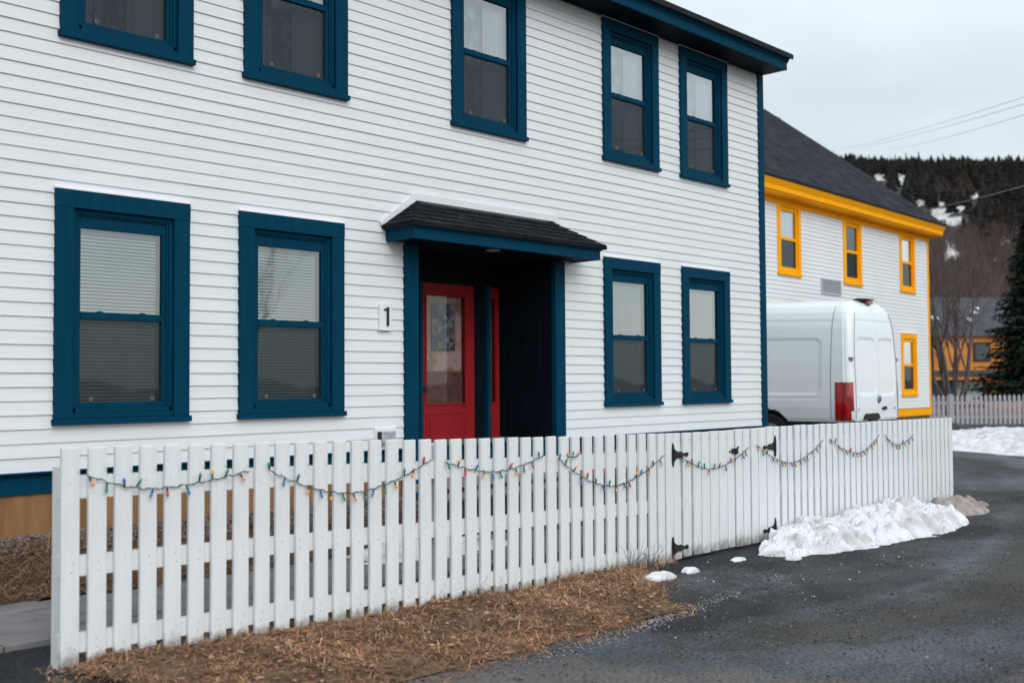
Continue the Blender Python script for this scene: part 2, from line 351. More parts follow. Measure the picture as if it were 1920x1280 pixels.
# ------------------------------------------------------------------ white house
RP = .1027
wins_low = [3.476, 5.040, 9.942, 11.525]
wins_up = [3.50, 5.083, 7.512, 9.952, 11.525]
LZ0, LZ1, UZ0, UZ1 = 1.20, 2.955, 4.10, 5.80
WW = 1.096
house = empty('white_house', (5, 0, .39))
tag(house, 'large white clapboard house with deep blue window frames and a red front door', 'house')
def hb(mb, name, mat, parent=None, bevel=0, smooth=False):   # build in world coordinates, then parent
    p = parent or house
    off = Vector((5, 0, .39))
    if p is house: mb.v = [(a - off[0], b - off[1], c - off[2]) for a, b, c in mb.v]
    return mb.build(name, mat, p, bevel, smooth)
def siding_rows(mb, x0, x1, z0, z1, opens, y=0.0, rp=RP, proud=.0155, butt=True):
    k = 0; z = z0
    while z < z1 - 1e-4:
        zt = min(z + rp, z1); zc = (z + zt) / 2
        iv = [(x0, x1)]
        for ox0, ox1, oz0, oz1 in opens:
            if oz0 < zc < oz1:
                nv = []
                for a, b in iv:
                    if ox1 <= a or ox0 >= b: nv.append((a, b)); continue
                    if a < ox0: nv.append((a, ox0))
                    if b > ox1: nv.append((ox1, b))
                iv = nv
        pr = proud + random.uniform(-.0015, .0015)
        for a, b in iv:
            segs = [(a, b)]
            if butt and b - a > 2:
                nseg = int((b - a) / 3.6) + 1; cuts = sorted(random.uniform(a + .3, b - .3) for _ in range(nseg)); segs = []
                p = a
                for c in cuts: segs.append((p, c - .0012)); p = c + .0012
                segs.append((p, b))
            for sa, sb in segs:
                dz = random.uniform(-.0008, .0008)
                mb.add([(sa, y - pr, z + dz), (sb, y - pr, z + dz), (sb, y - .003, zt + .004), (sa, y - .003, zt + .004), (sa, y, z + dz), (sb, y, z + dz)],
                       [(0, 1, 2, 3), (4, 5, 1, 0)])
                mb.add([(sa, y - pr, z + dz), (sa, y - .003, zt), (sa, y, z)], [(0, 1, 2)])
        k += 1; z = zt
opens = [(x + .05, x + WW - .05, LZ0 + .05, LZ1 - .05) for x in wins_low] + [(x + .05, x + WW - .05, UZ0 + .05, UZ1 + .2) for x in wins_up] + [(6.9, 9.19, 0, 2.95)]
HX0, HX1 = -2.2, 13.555; SOFF = 5.82; SK = .868
sb = MB(); siding_rows(sb, HX0, HX1 - .10, SK, SOFF, opens, butt=False)
# side wall siding (x = HX1)
s2 = MB(); siding_rows(s2, 0.1, 9.0, SK, SOFF, [], butt=False)
for a, b, c in s2.v: pass
n0 = len(sb.v); sb.v += [(HX1 - .0 - b, a, c) for a, b, c in s2.v]; sb.f += [tuple(i + n0 for i in f) for f in s2.f]
# gable triangle and back wall
sb.add([(HX1, 0, SOFF), (HX1, 9, SOFF), (HX1, 4.5, SOFF + 2.5)], [(0, 1, 2)])
sb.add([(HX0, 9, .4), (HX1, 9, .4), (HX1, 9, SOFF), (HX0, 9, SOFF)], [(0, 3, 2, 1)])
sb.add([(HX0, 0, .4), (HX0, 9, .4), (HX0, 9, SOFF), (HX0, 0, SOFF)], [(0, 1, 2, 3)])
sb.add([(HX0, 0, SOFF), (HX0, 9, SOFF), (HX0, 4.5, SOFF + 2.5)], [(0, 1, 2)])
siding = hb(sb, 'siding', mt_siding)
# rooms (floors and back of rooms) so that windows look into something
rm = MB()
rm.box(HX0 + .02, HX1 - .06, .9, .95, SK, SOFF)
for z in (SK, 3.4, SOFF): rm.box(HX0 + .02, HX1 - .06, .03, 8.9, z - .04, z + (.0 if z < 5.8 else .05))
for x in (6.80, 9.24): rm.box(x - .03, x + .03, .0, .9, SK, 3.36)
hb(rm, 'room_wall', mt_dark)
cb = MB(); cb.box(HX1 - .115, HX1 + .022, -.032, .0, SK - .02, SOFF); cb.box(HX1, HX1 + .022, 0, .12, SK - .02, SOFF)
hb(cb, 'corner_board', mt_blue, bevel=.003)
sk = MB(); sk.box(HX0, HX1 + .02, .010, .030, .705, SK - .012); sk.box(HX0, HX1 + .03, -.040, .030, SK - .014, SK + .0)
sk.box(HX1, HX1 + .02, 0.001, 9, .705, SK)
hb(sk, 'skirt_board', mt_blue, bevel=.002)
fd = MB()
x = HX0
while x < HX1 - .1:
    x2 = min(x + 1.22, HX1 - .02)
    if not (x > 9.2 or x2 < 6.8):
        pass
    fd.box(x + .003, x2 - .003, .034, .08, .1, .706); x = x2
fd.box(HX1 - .04, HX1 - .01, .08, 8.98, .1, .705)
hb(fd, 'foundation_panel', mt_wood)
# eaves
ev = MB(); EX0, EX1 = HX0 - .1, HX1 + .01
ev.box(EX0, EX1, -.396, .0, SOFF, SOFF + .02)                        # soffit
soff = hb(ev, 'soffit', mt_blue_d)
ev = MB(); ev.box(EX0, EX1 + .003, -.418, -.396, SOFF - .004, SOFF + .155)
ev.prism_x([(-.418, SOFF + .10), (-.430, SOFF + .115), (-.452, SOFF + .150), (-.470, SOFF + .160), (-.470, SOFF + .178), (-.40, SOFF + .178), (-.40, SOFF + .10)], EX0, EX1 + .02)
ev.box(EX1 - .02, EX1 + .004, -.396, .03, SOFF + .02, SOFF + .16)
hb(ev, 'fascia', mt_blue, bevel=.002)
rf = MB(); sl = .50
zr0 = SOFF + .18; ye = -.49
rf.prism_x([(ye, zr0), (4.5, zr0 + (4.5 - ye) * sl), (4.5, zr0 + .05 + (4.5 - ye) * sl), (ye, zr0 + .035)], EX0 - .03, EX1 + .05)
rf.prism_x([(4.5, zr0 + (4.5 - ye) * sl), (9.49, zr0), (9.49, zr0 + .035), (4.5, zr0 + .05 + (4.5 - ye) * sl)], EX0 - .03, EX1 + .05)
rf.box(EX0 - .03, EX1 + .05, -.494, -.478, zr0 - .035, zr0 + .02)
hb(rf, 'roof', mt_shingle)

# ---- window prototypes (local origin: bottom-left of sill, front plane of wall y=0)
def make_window(kind, H):
    w = MB(); CW = .137; SW = WW
    w.box(0, CW, -.046, .03, .044, H - .135); w.box(SW - CW, SW, -.046, .03, .044, H - .135)
    w.box(-.002, SW + .002, -.048, .03, H - .135, H)
    casing = w.build('window', mt_blue, house, bevel=.004)
    s = MB(); s.box(-.012, SW + .012, -.066, .0, 0, .0435); s.box(CW, SW - CW, -.040, .03, .045, .085); s.box(CW + .03, SW - CW - .03, -.022, .03, .085, .12)
    s.build('window_sill', mt_blue, casing, bevel=.003)
    f = MB(); x0, x1 = CW, SW - CW; z0, z1 = .12, H - .135
    f.frame(x0, x1, z0, z1, .032, .032, .032, 0, -.012, .05)
    f.frame(x0 + .032, x1 - .032, z0, z1 - .032, .016, .016, .014, 0, .0, .05)
    zm = .82
    gx0, gx1 = .213, SW - .213
    f.frame(x0 + .048, x1 - .048, z0, z1 - .046, gx0 - x0 - .048, gx0 - x0 - .048, z1 - .046 - (H - .27), .042, .014, .05)
    f.box(gx0, gx1, .008, .05, zm - .028, zm + .028)
    f.build('window_sash', mt_blue, casing, bevel=.002)
    zt = H - .265
    gl = MB(); gl.add([(gx0, .036, zm + .02), (gx1, .036, zm + .02), (gx1, .036, zt + .01), (gx0, .036, zt + .01)], [(0, 1, 2, 3)])
    gl.add([(gx0, .040, z0 + .03), (gx1, .040, z0 + .03), (gx1, .040, zm - .02), (gx0, .040, zm - .02)], [(0, 1, 2, 3)])
    gl.build('window_glass', mt_glass if kind == 'low' else mt_glass_hi, casing)
    sc = MB(); sc.add([(gx0, .022, z0 + .04), (gx1, .022, z0 + .04), (gx1, .022, zm - .028), (gx0, .022, zm - .028)], [(0, 1, 2, 3)])
    scr = sc.build('insect_screen', mt_screen if kind == 'low' else mt_screen_up, casing)
    for xx in (gx0 + .085, gx1 - .085):
        c = MB(); c.frame(-.012, .012, 0, .026, .003, .003, .003, .003, -.004, .0)
        part_at(c.build('screen_clip', mt_clip, casing), xx, .012, z0 + .055)
    for xx in (gx0 + .16, gx1 - .16):
        c = MB(); c.box(-.02, .02, 0, .016, 0, .010)
        part_at(c.build('sash_lock', mt_blue, casing, bevel=.003), xx, .018, zm + .028)
    dc = MB(); dc.prism_x([(-.052, 0), (-.052, .008), (-.004, .032), (.0, .032), (.0, 0)], -.008, SW + .008)
    part_at(dc.build('drip_cap', mt_white, casing), 0, 0, H)
    if kind == 'low':
        b = MB(); bx0, bx1 = .13, .872
        z = .10
        while z < H - .24:
            a = .35
            b.add([(bx0, .094, z), (bx1, .094, z), (bx1, .108, z + .0195), (bx0, .108, z + .0195), (bx0, .101, z + .010), (bx1, .101, z + .010)], [(0, 1, 5, 4), (4, 5, 2, 3)])
            z += .027
        b.box(bx0 - .005, bx1 + .005, .09, .12, H - .24, H - .20)
        b.build('window_blind', mt_blind, casing)
        j = MB(); j.box(.905, .935, .07, .16, .1, H - .18); j.box(.10, .935, .13, .15, H - .30, H - .18)
        j.build('window_jamb', mt_white, casing)
    else:
        c = MB(); n = 70
        def fold(x0, x1, y, amp, fq, ph):
            vs = []; fs = []
            for i in range(n + 1):
                t = i / n; xx = x0 + (x1 - x0) * t; yy = y + amp * math.sin(fq * t + ph) + amp * .5 * math.sin(fq * 2.3 * t + 1.1)
                vs += [(xx, yy, .02), (xx, yy + .01 * math.sin(5 * t), H - .12)]
            for i in range(n): fs.append((2 * i, 2 * i + 2, 2 * i + 3, 2 * i + 1))
            return vs, fs
        c.add(*fold(.60, 1.02, .13, .012, 40, 0)); c.add(*fold(.10, .32, .14, .010, 30, 2))
        c.build('window_curtain', mt_curtain, casing, smooth=True)
        c = MB(); c.add(*fold(.10, 1.04, .20, .016, 52, 1)); c.build('lace_curtain', mt_lace, casing, smooth=True)
        c = MB(); c.box(.05, 1.3, .38, .40, .95, H)
        c.build('window_roller_shade', mt_curtain_d, casing)
    return casing
off = Vector((5, 0, .39))
wl = make_window('low', LZ1 - LZ0); wu = make_window('up', UZ1 - UZ0)
for i, x in enumerate(wins_low):
    o = wl if i == 0 else copy_tree(wl, house); o.location = (x - off.x, -.0, LZ0 - off.z)
for i, x in enumerate(wins_up):
    o = wu if i == 0 else copy_tree(wu, house); o.location = (x - off.x, -.0, UZ0 - off.z)

# ---- entrance recess
EXL, EXR, ETOP, EDEP = 6.87, 9.222, 2.838, .83
for a_, b_ in ((EXL, EXL + .17), (EXR - .165, EXR)):
    c = MB(); c.box(a_, b_, -.045, .02, .30, ETOP); hb(c, 'porch_post', mt_blue, bevel=.004)
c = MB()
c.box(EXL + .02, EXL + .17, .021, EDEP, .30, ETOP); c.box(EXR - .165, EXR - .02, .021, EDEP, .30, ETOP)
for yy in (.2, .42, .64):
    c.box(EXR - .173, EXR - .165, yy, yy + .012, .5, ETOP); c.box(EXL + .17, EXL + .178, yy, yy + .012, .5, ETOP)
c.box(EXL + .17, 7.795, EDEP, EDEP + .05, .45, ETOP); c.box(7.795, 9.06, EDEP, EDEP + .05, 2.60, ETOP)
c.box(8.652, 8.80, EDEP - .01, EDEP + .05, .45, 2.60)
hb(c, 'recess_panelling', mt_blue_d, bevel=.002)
c = MB(); c.box(7.795, 7.842, EDEP - .04, EDEP + .05, .45, 2.60); c.box(8.80, 8.852, EDEP - .06, EDEP + .05, .45, 2.60)
hb(c, 'door_jamb', mt_blue, bevel=.003)
def make_door(name, x0, x1, gx0, gx1, z0=.52, z1=2.585):
    zg0, zg1 = 1.265, 2.450
    d = MB(); y0, y1 = EDEP + .0, EDEP + .045
    d.box(x0, gx0, y0, y1, z0, z1); d.box(gx1, x1, y0, y1, z0, z1)
    d.box(gx0, gx1, y0, y1, zg1, z1); d.box(gx0, gx1, y0, y1, z0, zg0)
    e = .022
    d.frame(gx0 - e, gx1 + e, zg0 - e, zg1 + e, e, e, e, e, y0 - .010, y0 - .0005)
    d.frame(gx0, gx1, z0 + .16, zg0 - .10, .018, .018, .018, .018, y0 - .008, y0 - .0005)
    d.box(gx0 + .045, gx1 - .045, y0 - .012, y0 - .0005, z0 + .205, zg0 - .145)
    o = hb(d, name, mt_red, bevel=.003)
    gl = MB(); gl.add([(gx0, y0 + .012, zg0), (gx1, y0 + .012, zg0), (gx1, y0 + .012, zg1), (gx0, y0 + .012, zg1)], [(0, 1, 2, 3)])
    gl.v = [(a - off.x, b - off.y, c_ - off.z) for a, b, c_ in gl.v]
    gl.build('door_glass', mt_glass_door, o)
    return o
door = make_door('front_door', 7.845, 8.650, 7.920, 8.500); door['label'] = 'red front door with a tall glass pane'
k = MB(); k.tube([(7.872, EDEP - .05, 1.43), (7.872, EDEP, 1.43)], [.026, .016], 12); k.tube([(7.872, EDEP - .004, 1.43), (7.872, EDEP, 1.43)], .034, 14)
k.v = [(a - off.x, b, c_ - off.z) for a, b, c_ in k.v]; k.build('door_handle', mt_black, door)
side = make_door('sidelight', 8.855, 9.056, 8.870, 8.985)
# sheets behind the door glass; its reflection is painted into their colours
mt_pink = M('dusty_pink_reflection', (.44, .245, .19), (.32, .17, .14), scale=4, rough=.9, stretch=(1, 1, 5), c3=(.50, .38, .36), s3=2.5, lo3=.5, hi3=.56)
mt_brown = M('brown_glass_backing', (.20, .10, .085), (.12, .06, .055), scale=5, rough=.9)
c = MB(); n = 60
for i in range(n):
    xa = 7.90 + .64 * i / n; xb = 7.90 + .64 * (i + 1) / n
    ya = EDEP + .055 + .004 * math.sin(i * .9); yb = EDEP + .055 + .004 * math.sin((i + 1) * .9)
    c.add([(xa, ya, 1.60), (xb, yb, 1.60), (xb, yb, 2.47), (xa, ya, 2.47)], [(0, 1, 2, 3)])
c.v = [(a - off.x, b, c_ - off.z) for a, b, c_ in c.v]; c.build('door_curtain', mt_pink, door)
c = MB(); c.box(7.90, 8.54, EDEP + .044, EDEP + .048, 1.24, 1.62); c.v = [(a - off.x, b, c_ - off.z) for a, b, c_ in c.v]
c.build('door_curtain', mt_brown, door)
c = MB(); c.box(8.86, 9.0, EDEP + .056, EDEP + .060, 1.24, 2.47); c.v = [(a - off.x, b, c_ - off.z) for a, b, c_ in c.v]
c.build('sidelight_curtain', mt_brown, side)
# porch floor, canopy
c = MB(); c.box(EXL + .02, EXR - .02, -.05, EDEP, .44, .52)
hb(c, 'porch_floor', mt_deck, bevel=.003)
CZ = 2.838; CX0, CX1, CY = 6.652, 9.392, -.415
canopy = MB()
canopy.box(CX0, CX1, CY, CY + .022, CZ, CZ + .105); canopy.box(CX0, CX0 + .022, CY + .022, .0, CZ, CZ + .105); canopy.box(CX1 - .022, CX1, CY + .022, 0, CZ, CZ + .105)
def ringm(mb, e0, z0, e1, z1):  # moulding ring sloping outward
    P = lambda e, z: [(CX0 - e, 0, z), (CX0 - e, CY - e, z), (CX1 + e, CY - e, z), (CX1 + e, 0, z)]
    a, b = P(e0, z0), P(e1, z1); mb.add(a + b, [(0, 1, 5, 4), (1, 2, 6, 5), (2, 3, 7, 6)])
ringm(canopy, .002, CZ + .098, .014, CZ + .104); ringm(canopy, .014, CZ + .104, .016, CZ + .116); ringm(canopy, .016, CZ + .116, .040, CZ + .136); ringm(canopy, .040, CZ + .136, .040, CZ + .146)
can = hb(canopy, 'canopy', mt_blue)
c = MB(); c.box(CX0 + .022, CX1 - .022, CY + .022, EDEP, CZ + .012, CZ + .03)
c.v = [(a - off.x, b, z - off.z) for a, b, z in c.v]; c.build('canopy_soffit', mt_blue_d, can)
c = MB(); c.tube([(7.925, -.19, CZ + .004), (7.925, -.19, CZ + .0125)], .075, 24)
c.v = [(a - off.x, b, z - off.z) for a, b, z in c.v]; c.build('soffit_lamp', mt_light, can)
# hipped shingle roof of canopy: courses of tabs
c = MB(); ez, rz = CZ + .146, 3.262; ex0, ex1, ey = 6.598, 9.455, -.462; rx0, rx1 = 7.045, 9.03
def hip_pt(face, u, v):  # u along, v 0..1 up
    if face == 0: a = Vector((ex0, ey, ez)).lerp(Vector((rx0, -.01, rz)), v); b = Vector((ex1, ey, ez)).lerp(Vector((rx1, -.01, rz)), v)
    elif face == 1: a = Vector((ex0, 0, ez)).lerp(Vector((rx0, -.01, rz)), v); b = Vector((ex0, ey, ez)).lerp(Vector((rx0, -.01, rz)), v)
    else: a = Vector((ex1, ey, ez)).lerp(Vector((rx1, -.01, rz)), v); b = Vector((ex1, 0, ez)).lerp(Vector((rx1, -.01, rz)), v)
    return a.lerp(b, u)
NR = 5
for face in (0, 1, 2):
    nrm = [Vector((0, -.5, .86)), Vector((-.5, 0, .86)), Vector((.5, 0, .86))][face]
    for r in range(NR):
        v0, v1 = r / NR, (r + 1) / NR
        nt_ = int(22 if face == 0 else 4); 
        for t in range(nt_):
            u0 = (t + (r % 2) * .5) / nt_; u1 = u0 + 1 / nt_
            if t == 0: u0 = 0
            u1 = min(1, u1)
            if t == nt_ - 1: u1 = 1
            th = .010 + U(0, .007)
            A, B, Cc, D_ = hip_pt(face, u0 + .0015, v0), hip_pt(face, u1 - .0015, v0), hip_pt(face, u1 - .0015, v1), hip_pt(face, u0 + .0015, v1)
            vs = [A + nrm * 0, B + nrm * 0, A + nrm * th, B + nrm * th, Cc + nrm * .002, D_ + nrm * .002]
            g_ = U(.7, 1.5)
            c.add(vs, [(0, 1, 3, 2), (2, 3, 4, 5), (0, 2, 5), (1, 4, 3)], (g_, g_, g_))
    c.add([hip_pt(face, 0, 0), hip_pt(face, 1, 0), hip_pt(face, 1, 1), hip_pt(face, 0, 1)], [(0, 1, 2, 3)], (1, 1, 1))
for a, b in (((ex0, ey), rx0), ((ex1, ey), rx1)):
    for i in range(6):
        p = Vector((a[0], a[1], ez)).lerp(Vector((b, -.01, rz)), i / 6); q = Vector((a[0], a[1], ez)).lerp(Vector((b, -.01, rz)), (i + 1) / 6)
        wv = Vector((.055, -.03, -.02)); s_ = 1 if a[0] == ex0 else -1
        l = Vector((.08 * s_, 0, -.005)); f_ = Vector((0, .06, -.005)); up_ = Vector((0, 0, .022))
        c.add([p + up_, p + l + up_ * .6, q + l + up_ * .3, q + up_ * .5, p + f_ + up_ * .6, q + f_ + up_ * .3], [(0, 1, 2, 3), (0, 3, 5, 4)], (1.1, 1.1, 1.1))
c.add([(ex0, 0, ez - .001), (ex0, ey, ez - .001), (ex1, ey, ez - .001), (ex1, 0, ez - .001)], [(0, 1, 2, 3)], (1, 1, 1))
for (xa, ya, xb, yb_) in ((ex0, ey, ex1, ey), (ex0, 0, ex0, ey), (ex1, ey, ex1, 0)):
    c.add([(xa, ya, ez - .026), (xb, yb_, ez - .026), (xb, yb_, ez + .004), (xa, ya, ez + .004)], [(0, 1, 2, 3)], (.8, .8, .8))
mt_shingle_t = M('canopy_shingle', (.008, .009, .011), (.017, .018, .021), scale=6, spec=.15, rough=.9, bump=.7, bscale=160, attr='tint')
c.v = [(a - off.x, b, z - off.z) for a, b, z in c.v]; c.build('canopy_roof', mt_shingle_t, can)
c = MB(); e = .075   # white flashing following the canopy outline on the wall
inn = [(ex0 - .01, ez - .0), (rx0 - .02, rz + .012), (rx1 + .02, rz + .012), (ex1 + .01, ez)]
outt = [(ex0 - .03, ez + .03), (rx0 - .04, rz + .085), (rx1 + .05, rz + .085), (ex1 + .06, ez + .045)]
for i in range(3):
    c.prism([inn[i], inn[i + 1], outt[i + 1], outt[i]], -.036, -.002)
hb(c, 'canopy_flashing', mt_siding, bevel=.002)

# number plate, light outlet
np_ = MB(); np_.box(6.552, 6.700, -.040, .0, 2.000, 2.245); np_.box(6.546, 6.706, -.046, .0, 1.992, 2.000)
npl = hb(np_, 'number_plate', mt_plate, bevel=.002)
c = MB()
c.prism([(6.634, 2.035), (6.660, 2.035), (6.660, 2.212), (6.640, 2.212), (6.628, 2.200), (6.604, 2.196), (6.604, 2.180), (6.634, 2.184)], -.052, -.041)
c.v = [(a - off.x, b, z - off.z) for a, b, z in c.v]; c.build('house_number', mt_black, npl)
c = MB(); c.box(6.50, 6.76, -.030, .0, .90, 1.075)
ob = hb(c, 'outlet_mount', mt_plate, bevel=.003)
mt_clear = M('smoky_clear_cover', (.30, .32, .34), (.45, .47, .5), scale=30, rough=.15, coat=.6)
c = MB(); c.box(6.545, 6.715, -.085, -.030, .925, 1.045); c.v = [(a - off.x, b, z - off.z) for a, b, z in c.v]; c.build('outlet_cover', mt_clear, ob, bevel=.012)
c = MB(); c.box(6.53, 6.547, -.075, -.030, .93, 1.04); c.v = [(a - off.x, b, z - off.z) for a, b, z in c.v]; c.build('outlet_box', mt_black, ob, bevel=.003)

# poster inside the door glass
po = MB(); px0, px1, pz0, pz1 = 8.035, 8.375, 1.86, 2.36; random.seed(3)
cols = [(.045, .055, .10), (.09, .12, .21), (.27, .20, .16), (.17, .14, .19), (.08, .09, .12), (.27, .29, .34)]
mtp = [M('print_ink', cc, rough=.7) for cc in cols]
grid = 4; rows = 6; idx = []
for i in range(grid):
    for j in range(rows):
        x0 = px0 + (px1 - px0) * i / grid; x1 = px0 + (px1 - px0) * (i + 1) / grid; z0 = pz0 + (pz1 - pz0) * j / rows; z1 = pz0 + (pz1 - pz0) * (j + 1) / rows
        y = EDEP + .032; cx, cz = (x0 + x1) / 2, (z0 + z1) / 2
        n_ = len(po.v)
        if (i + j) % 2: tri = [((x0, z0), (x1, z0), (x1, z1)), ((x0, z0), (x1, z1), (x0, z1))]
        else: tri = [((x0, z0), (x1, z0), (x0, z1)), ((x1, z0), (x1, z1), (x0, z1))]
        for t_ in tri:
            po.add([(a, y, b) for a, b in t_], [(0, 1, 2)]); idx.append(random.randrange(6))
po.add([(px0 - .008, y + .003, pz0 - .008), (px1 + .008, y + .003, pz0 - .008), (px1 + .008, y + .003, pz1 + .008), (px0 - .008, y + .003, pz1 + .008)], [(0, 1, 2, 3)]); idx.append(4)
poster = po.build('poster', mtp); 
for p_, i_ in zip(poster.data.polygons, idx): p_.material_index = i_
tag(poster, 'small geometric print in blues and browns behind the glass of the red door', 'poster')
random.seed(11)

# porch steps
st = empty('porch_steps', (8.05, -.05, .3)); tag(st, 'grey wooden steps leading up to the red front door', 'steps')
for i in range(2):
    y1 = -.055 - .30 * i; zt = .40 - .13 * i
    c = MB(); c.box(-1.05, 1.05, y1 + .05 - .30, y1 + .05 - .155, zt - .03 - .3, zt - .3); c.box(-1.05, 1.05, y1 + .05 - .148, y1 + .05 - .0, zt - .03 - .3, zt - .3)
    c.box(-1.0, 1.0, y1 + .05 - .28, y1 + .05 - .26, -.25, zt - .031 - .3); c.build('step', mt_deck, st, bevel=.003)

# ------------------------------------------------------------------ picket fence
FY = -2.80
def ztop(x): return lerp(x, [2.31, 4.07, 5.14, 7.23, 8.0, 8.91, 9.96, 13.16], [1.198, 1.153, 1.120, 1.071, 1.064, 1.072, 1.063, 1.036])
def zbot(x): return lerp(x, [2.42, 4.06, 5.13, 7.2, 13.16], [.118, .06, .036, .024, .005])
PT, PWID = .026, .092
mt_weather = M('weathered_picket_foot', (.10, .085, .075), (.25, .23, .21), scale=10, rough=.9)
def pickmat():
    # white paint that is worn to bare grey wood at the very foot of each picket
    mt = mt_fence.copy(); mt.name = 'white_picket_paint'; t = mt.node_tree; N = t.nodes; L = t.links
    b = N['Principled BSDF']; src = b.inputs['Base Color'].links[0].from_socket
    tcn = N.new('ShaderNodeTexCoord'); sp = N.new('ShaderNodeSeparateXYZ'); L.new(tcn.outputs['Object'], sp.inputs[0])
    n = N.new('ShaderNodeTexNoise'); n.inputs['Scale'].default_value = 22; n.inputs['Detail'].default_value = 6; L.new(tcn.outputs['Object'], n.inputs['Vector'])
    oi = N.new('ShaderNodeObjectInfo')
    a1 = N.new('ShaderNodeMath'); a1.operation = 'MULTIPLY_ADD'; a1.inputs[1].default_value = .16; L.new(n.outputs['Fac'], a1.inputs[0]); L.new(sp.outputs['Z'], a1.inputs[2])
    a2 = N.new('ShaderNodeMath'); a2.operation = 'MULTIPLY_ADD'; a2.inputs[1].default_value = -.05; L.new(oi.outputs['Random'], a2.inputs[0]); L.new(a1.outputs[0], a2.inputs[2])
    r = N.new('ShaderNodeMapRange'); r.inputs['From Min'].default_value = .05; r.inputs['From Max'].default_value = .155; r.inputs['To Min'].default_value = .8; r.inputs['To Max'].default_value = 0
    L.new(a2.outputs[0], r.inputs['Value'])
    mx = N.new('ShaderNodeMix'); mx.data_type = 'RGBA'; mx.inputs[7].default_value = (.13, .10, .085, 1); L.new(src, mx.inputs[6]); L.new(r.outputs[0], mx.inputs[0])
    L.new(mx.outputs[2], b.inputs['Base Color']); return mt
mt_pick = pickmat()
mt_nail = M('rusty_nail_head', (.22, .19, .17), rough=.8)
pk_cache = {}
def picket(parent, x, w, zb, zt, ox, oz):
    key = (round(w, 3), round(zt - zb, 2), random.randrange(3)); h = key[1]
    if key not in pk_cache:
        c = MB(); ch = .004
        c.box(-w / 2, w / 2, -PT, 0, 0, h)
        for zz_ in (.175, .225, .56, .605, .935, .975):
            if h - zz_ > .04:
                xx_ = U(-.022, .022); r_ = U(.0022, .0036); zc_ = h - zz_
                c.add([(xx_ + r_ * math.cos(a), -PT - .0006, zc_ + r_ * 1.2 * math.sin(a)) for a in np.linspace(0, 2 * math.pi, 7)[:-1]], [(5, 4, 3, 2, 1, 0)])
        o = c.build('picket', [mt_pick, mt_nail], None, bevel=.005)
        for p_ in o.data.polygons[6:]: p_.material_index = 1; pk_cache[key] = o
    else:
        o = pk_cache[key].copy(); COL.objects.link(o)
    o.parent = parent; o.location = (x - ox, U(-.0025, .0015), zt - h - oz); o.rotation_euler = (U(-.002, .002), U(-.003, .003), U(-.012, .012))
    return o
def fence_run(name, xa, xb, edges, posts, label, cat, raise_=0, group=None):
    e = empty(name, (xa, FY + PT, zbot(xa)), 0); tag(e, label, cat, group); ox, oz = xa, zbot(xa)
    for a, b in edges:
        xc = (a + b) / 2
        picket(e, xc, b - a, zbot(xc) + raise_, ztop(xc) + U(-.003, .003), ox, oz)
    n = max(1, int((xb - xa) / 1.2))
    for (t0, t1) in ((.14, .252), (.53, .63), (.905, 1.0)):
        c = MB()
        for i in range(n):
            p, q = xa + (xb - xa) * i / n, xa + (xb - xa) * (i + 1) / n
            zp, zq = ztop(p) , ztop(q)
            vs = [(p - ox, .001, zp - t1 - oz), (q - ox, .001, zq - t1 - oz), (q - ox, .039, zq - t1 - oz), (p - ox, .039, zp - t1 - oz),
                  (p - ox, .001, zp - t0 - oz), (q - ox, .001, zq - t0 - oz), (q - ox, .039, zq - t0 - oz), (p - ox, .039, zp - t0 - oz)]
            c.add(vs, [(0, 3, 2, 1), (4, 5, 6, 7), (0, 1, 5, 4), (2, 3, 7, 6), (3, 0, 4, 7), (1, 2, 6, 5)])
        c.build('rail', mt_fence, e)
    for px, pz, py in posts:
        c = MB(); c.box(px - .045 - ox, px + .045 - ox, .041 + py, .131 + py, -.25, pz - oz); c.build('fence_post', mt_fence, e, bevel=.004)
    return e
L1 = []; x = 2.312
while x < 7.20:
    w = PWID + U(-.002, .002); L1.append((x, x + w)); x += .1352 + U(-.002, .002)
L1 = [q for q in L1 if q[1] < 7.02] + [(7.036, 7.126), (7.152, 7.242)]
L1.append((7.258, 7.358))
fence_run('picket_fence', 2.312, 7.36, L1, [(2.368, 1.100, -.02), (4.80, 1.10, 0), (7.305, 1.02, 0)],
          'long white picket fence left of the gate, with brown grass at its foot', 'fence')
R1 = []; x = 8.965
while x < 13.10:
    w = PWID + U(-.002, .002); R1.append((x, x + w)); x += .1265 + U(-.002, .002)
fence_run('picket_fence', 8.965, 13.16, R1, [(9.01, 1.02, 0), (11.0, 1.0, 0), (13.11, .98, 0)],
          'white picket fence right of the gate with the snow bank at its foot', 'fence')
G1 = [(7.366, 7.466), (7.498, 7.617), (7.645, 7.76), (7.778, 7.895), (7.905, 8.03), (8.041, 8.165), (8.174, 8.28)]
G2 = [(8.303, 8.414), (8.428, 8.54), (8.564, 8.678), (8.689, 8.82), (8.834, 8.952)]
ga = fence_run('fence_gate', 7.366, 8.285, G1, [], 'left leaf of the white picket double gate, hinged on its left edge', 'gate', raise_=.02, group='leaves of the picket gate')
gb = fence_run('fence_gate', 8.300, 8.955, G2, [], 'right leaf of the white picket double gate, with the narrower run of pickets', 'gate', raise_=.02, group='leaves of the picket gate')
